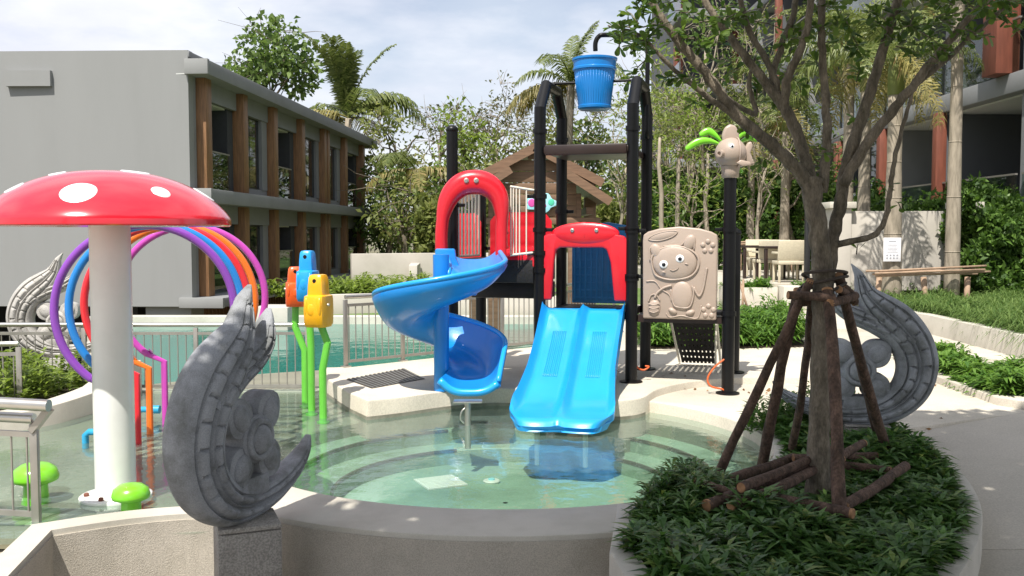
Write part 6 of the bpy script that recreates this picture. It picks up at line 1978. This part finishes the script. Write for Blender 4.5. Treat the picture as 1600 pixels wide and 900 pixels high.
bt('broadleaf_tree', 'light green willowy tree right of the tower', 1030, 190, 30, 1.5, 2.6, 20, .62, .20, 'leaf_c', 26, 12, .1, 'barkpale', .3)
bt('broadleaf_tree', 'green willowy tree behind the fish topped post', 1085, 240, 28, 1.3, 2.0, 16, .60, .19, 'leaf_b', 28, 13, .1, 'barkpale', .3)
bt('broadleaf_tree', 'leafy tree between the tower and the right block', 1000, 300, 33, 1.6, 2.1, 15, .7, .22, 'leaf_a', 28, 14, .12, 'barkpale', .35)
bt('broadleaf_tree', 'dark leafy tree in front of the right block far end', 1150, 250, 34, 1.6, 2.0, 14, .7, .22, 'leaf_a', 26, 15, .12, 'bark', .35)
bt('broadleaf_tree', 'tall feathery tree in front of the right block balconies', 1190, 130, 31, 1.7, 2.3, 15, .72, .2, 'leaf_b', 22, 16, .11, 'barkpale', .3)
bt('broadleaf_tree', 'bushy green tree left of the boundary wall', 1265, 215, 27, 1.1, 1.9, 13, .6, .19, 'leaf_a', 26, 17, .12, 'bark', .35)
bt('broadleaf_tree', 'low yellow green tree behind the play hut', 780, 335, 36, 2.2, 1.5, 13, .8, .24, 'leaf_b', 26, 18)
bt('broadleaf_tree', 'shady tree low behind the tower steps', 1050, 330, 31, 1.6, 1.5, 12, .7, .2, 'leaf_a', 28, 19, .11, 'barkpale')
bt('broadleaf_tree', 'bushy olive tree over the low cream wall beside the left block', 640, 345, 37, 1.6, 1.4, 12, .75, .24, 'leaf_b', 26, 21)
bt('broadleaf_tree', 'mid green tree just left of the red slide hood', 690, 350, 37, 1.5, 1.3, 11, .75, .23, 'leaf_a', 26, 22)
bt('broadleaf_tree', 'light leafed tree above the slide hood', 745, 285, 39, 1.6, 1.7, 13, .75, .24, 'leaf_b', 26, 23)
bt('broadleaf_tree', 'yellow green airy tree between bucket tower and fish post', 1065, 175, 27, 1.2, 1.7, 15, .5, .16, 'leaf_c', 24, 24, .08, 'barkpale', .28)
bt('broadleaf_tree', 'fine leafed tree reaching behind the tower right arch', 985, 235, 29, 1.2, 2.0, 15, .55, .17, 'leaf_b', 26, 25, .08, 'barkpale', .28)
bt('broadleaf_tree', 'fine leafed low tree behind the tan panel', 1080, 320, 25, 1.3, 1.2, 12, .5, .15, 'leaf_c', 26, 26, .07, 'barkpale', .28)
bt('broadleaf_tree', 'fine leafed tree behind the crown fork of the staked tree', 1190, 240, 24, 1.0, 1.4, 12, .5, .14, 'leaf_b', 24, 27, .07, 'barkpale', .28)
bt('broadleaf_tree', 'feathery tree high behind the staked tree branches', 1130, 60, 27, 1.5, 1.4, 12, .6, .17, 'leaf_a', 20, 28, .09, 'barkpale', .3)
# straight pale trunks in front of the thicket
for i, (px, y0, y1, yy) in enumerate(((1036, 395, 215, 24), (1055, 395, 225, 25), (1013, 390, 200, 27), (1100, 395, 240, 26))):
    p0 = W(px, y0, Y=yy); p1 = W(px + (6 if i % 2 else -5), y1, Y=yy)
    t = thing('slim_tree', ['slim pale trunked tree left of the tan panel post', 'slim pale trunked tree above the tan panel', 'slim pale trunked tree close to the tower right post', 'slim pale trunked tree behind the fish head post'][i], 'tree', (p0.x, yy, -.1), 'slim pale trunks behind the tower')
    obj('trunk', MB().tube(branch_path((p0.x, yy, -.2), p1, 0, 7, .004), [.075, .07, .066, .062, .058, .05, .035], 8), M['barkpale'], t, smooth=180)
    crown('crown', auto_clumps((p1.x, yy, p1.z + .5), (.9, .8, 1.3), 14, .36, 40 + i), .15, M['leaf_c' if i % 2 else 'leaf_b'], t, 34, .28)
# far wood that closes the horizon
fw = thing('far_wood', 'continuous far wood closing the view behind the garden', 'wood', (0, 58, 0)); fw['kind'] = 'stuff'
cl = []
for i in range(60):
    x_ = -22 + i * .9
    cl.append(((x_, 56 + random.uniform(-2, 2), random.uniform(1.0, 3.2)), (1.7, 1.5, random.uniform(1.6, 2.6))))
o = crown('foliage', cl, .42, M['leaf_a'], fw, 10)
# a few dead leaves blown on to the deck and the path
nl_ = 46
x_ = np.concatenate([rng.uniform(.6, 2.6, 14), rng.uniform(2.9, 5.2, 22), rng.uniform(.9, 1.9, 10)]); y_ = np.concatenate([rng.uniform(8.75, 9.1, 14), rng.uniform(4.2, 9.5, 22), rng.uniform(9.4, 9.9, 10)])
zz_ = np.where(np.arange(nl_) < 14, .108, np.where(np.arange(nl_) < 36, .112 - np.clip(8.0 - y_, 0, 9) * .052, .178))
kk = ~in_poly(x_, y_, pl_out); a_ = rng.random(nl_) * 6.3
v, f = leaves(np.stack([x_, y_, zz_], 1)[kk], np.stack([np.cos(a_), np.sin(a_), np.full(nl_, .05)], 1)[kk], rng.uniform(.035, .06, kk.sum()), rng.uniform(.018, .028, kk.sum()))
tag(npobj('fallen_leaves', v, f, M['deadleaf']), 'scattered brown dead leaves on the deck, coping and path', 'leaves', kind='stuff')
bpy.context.view_layer.update()
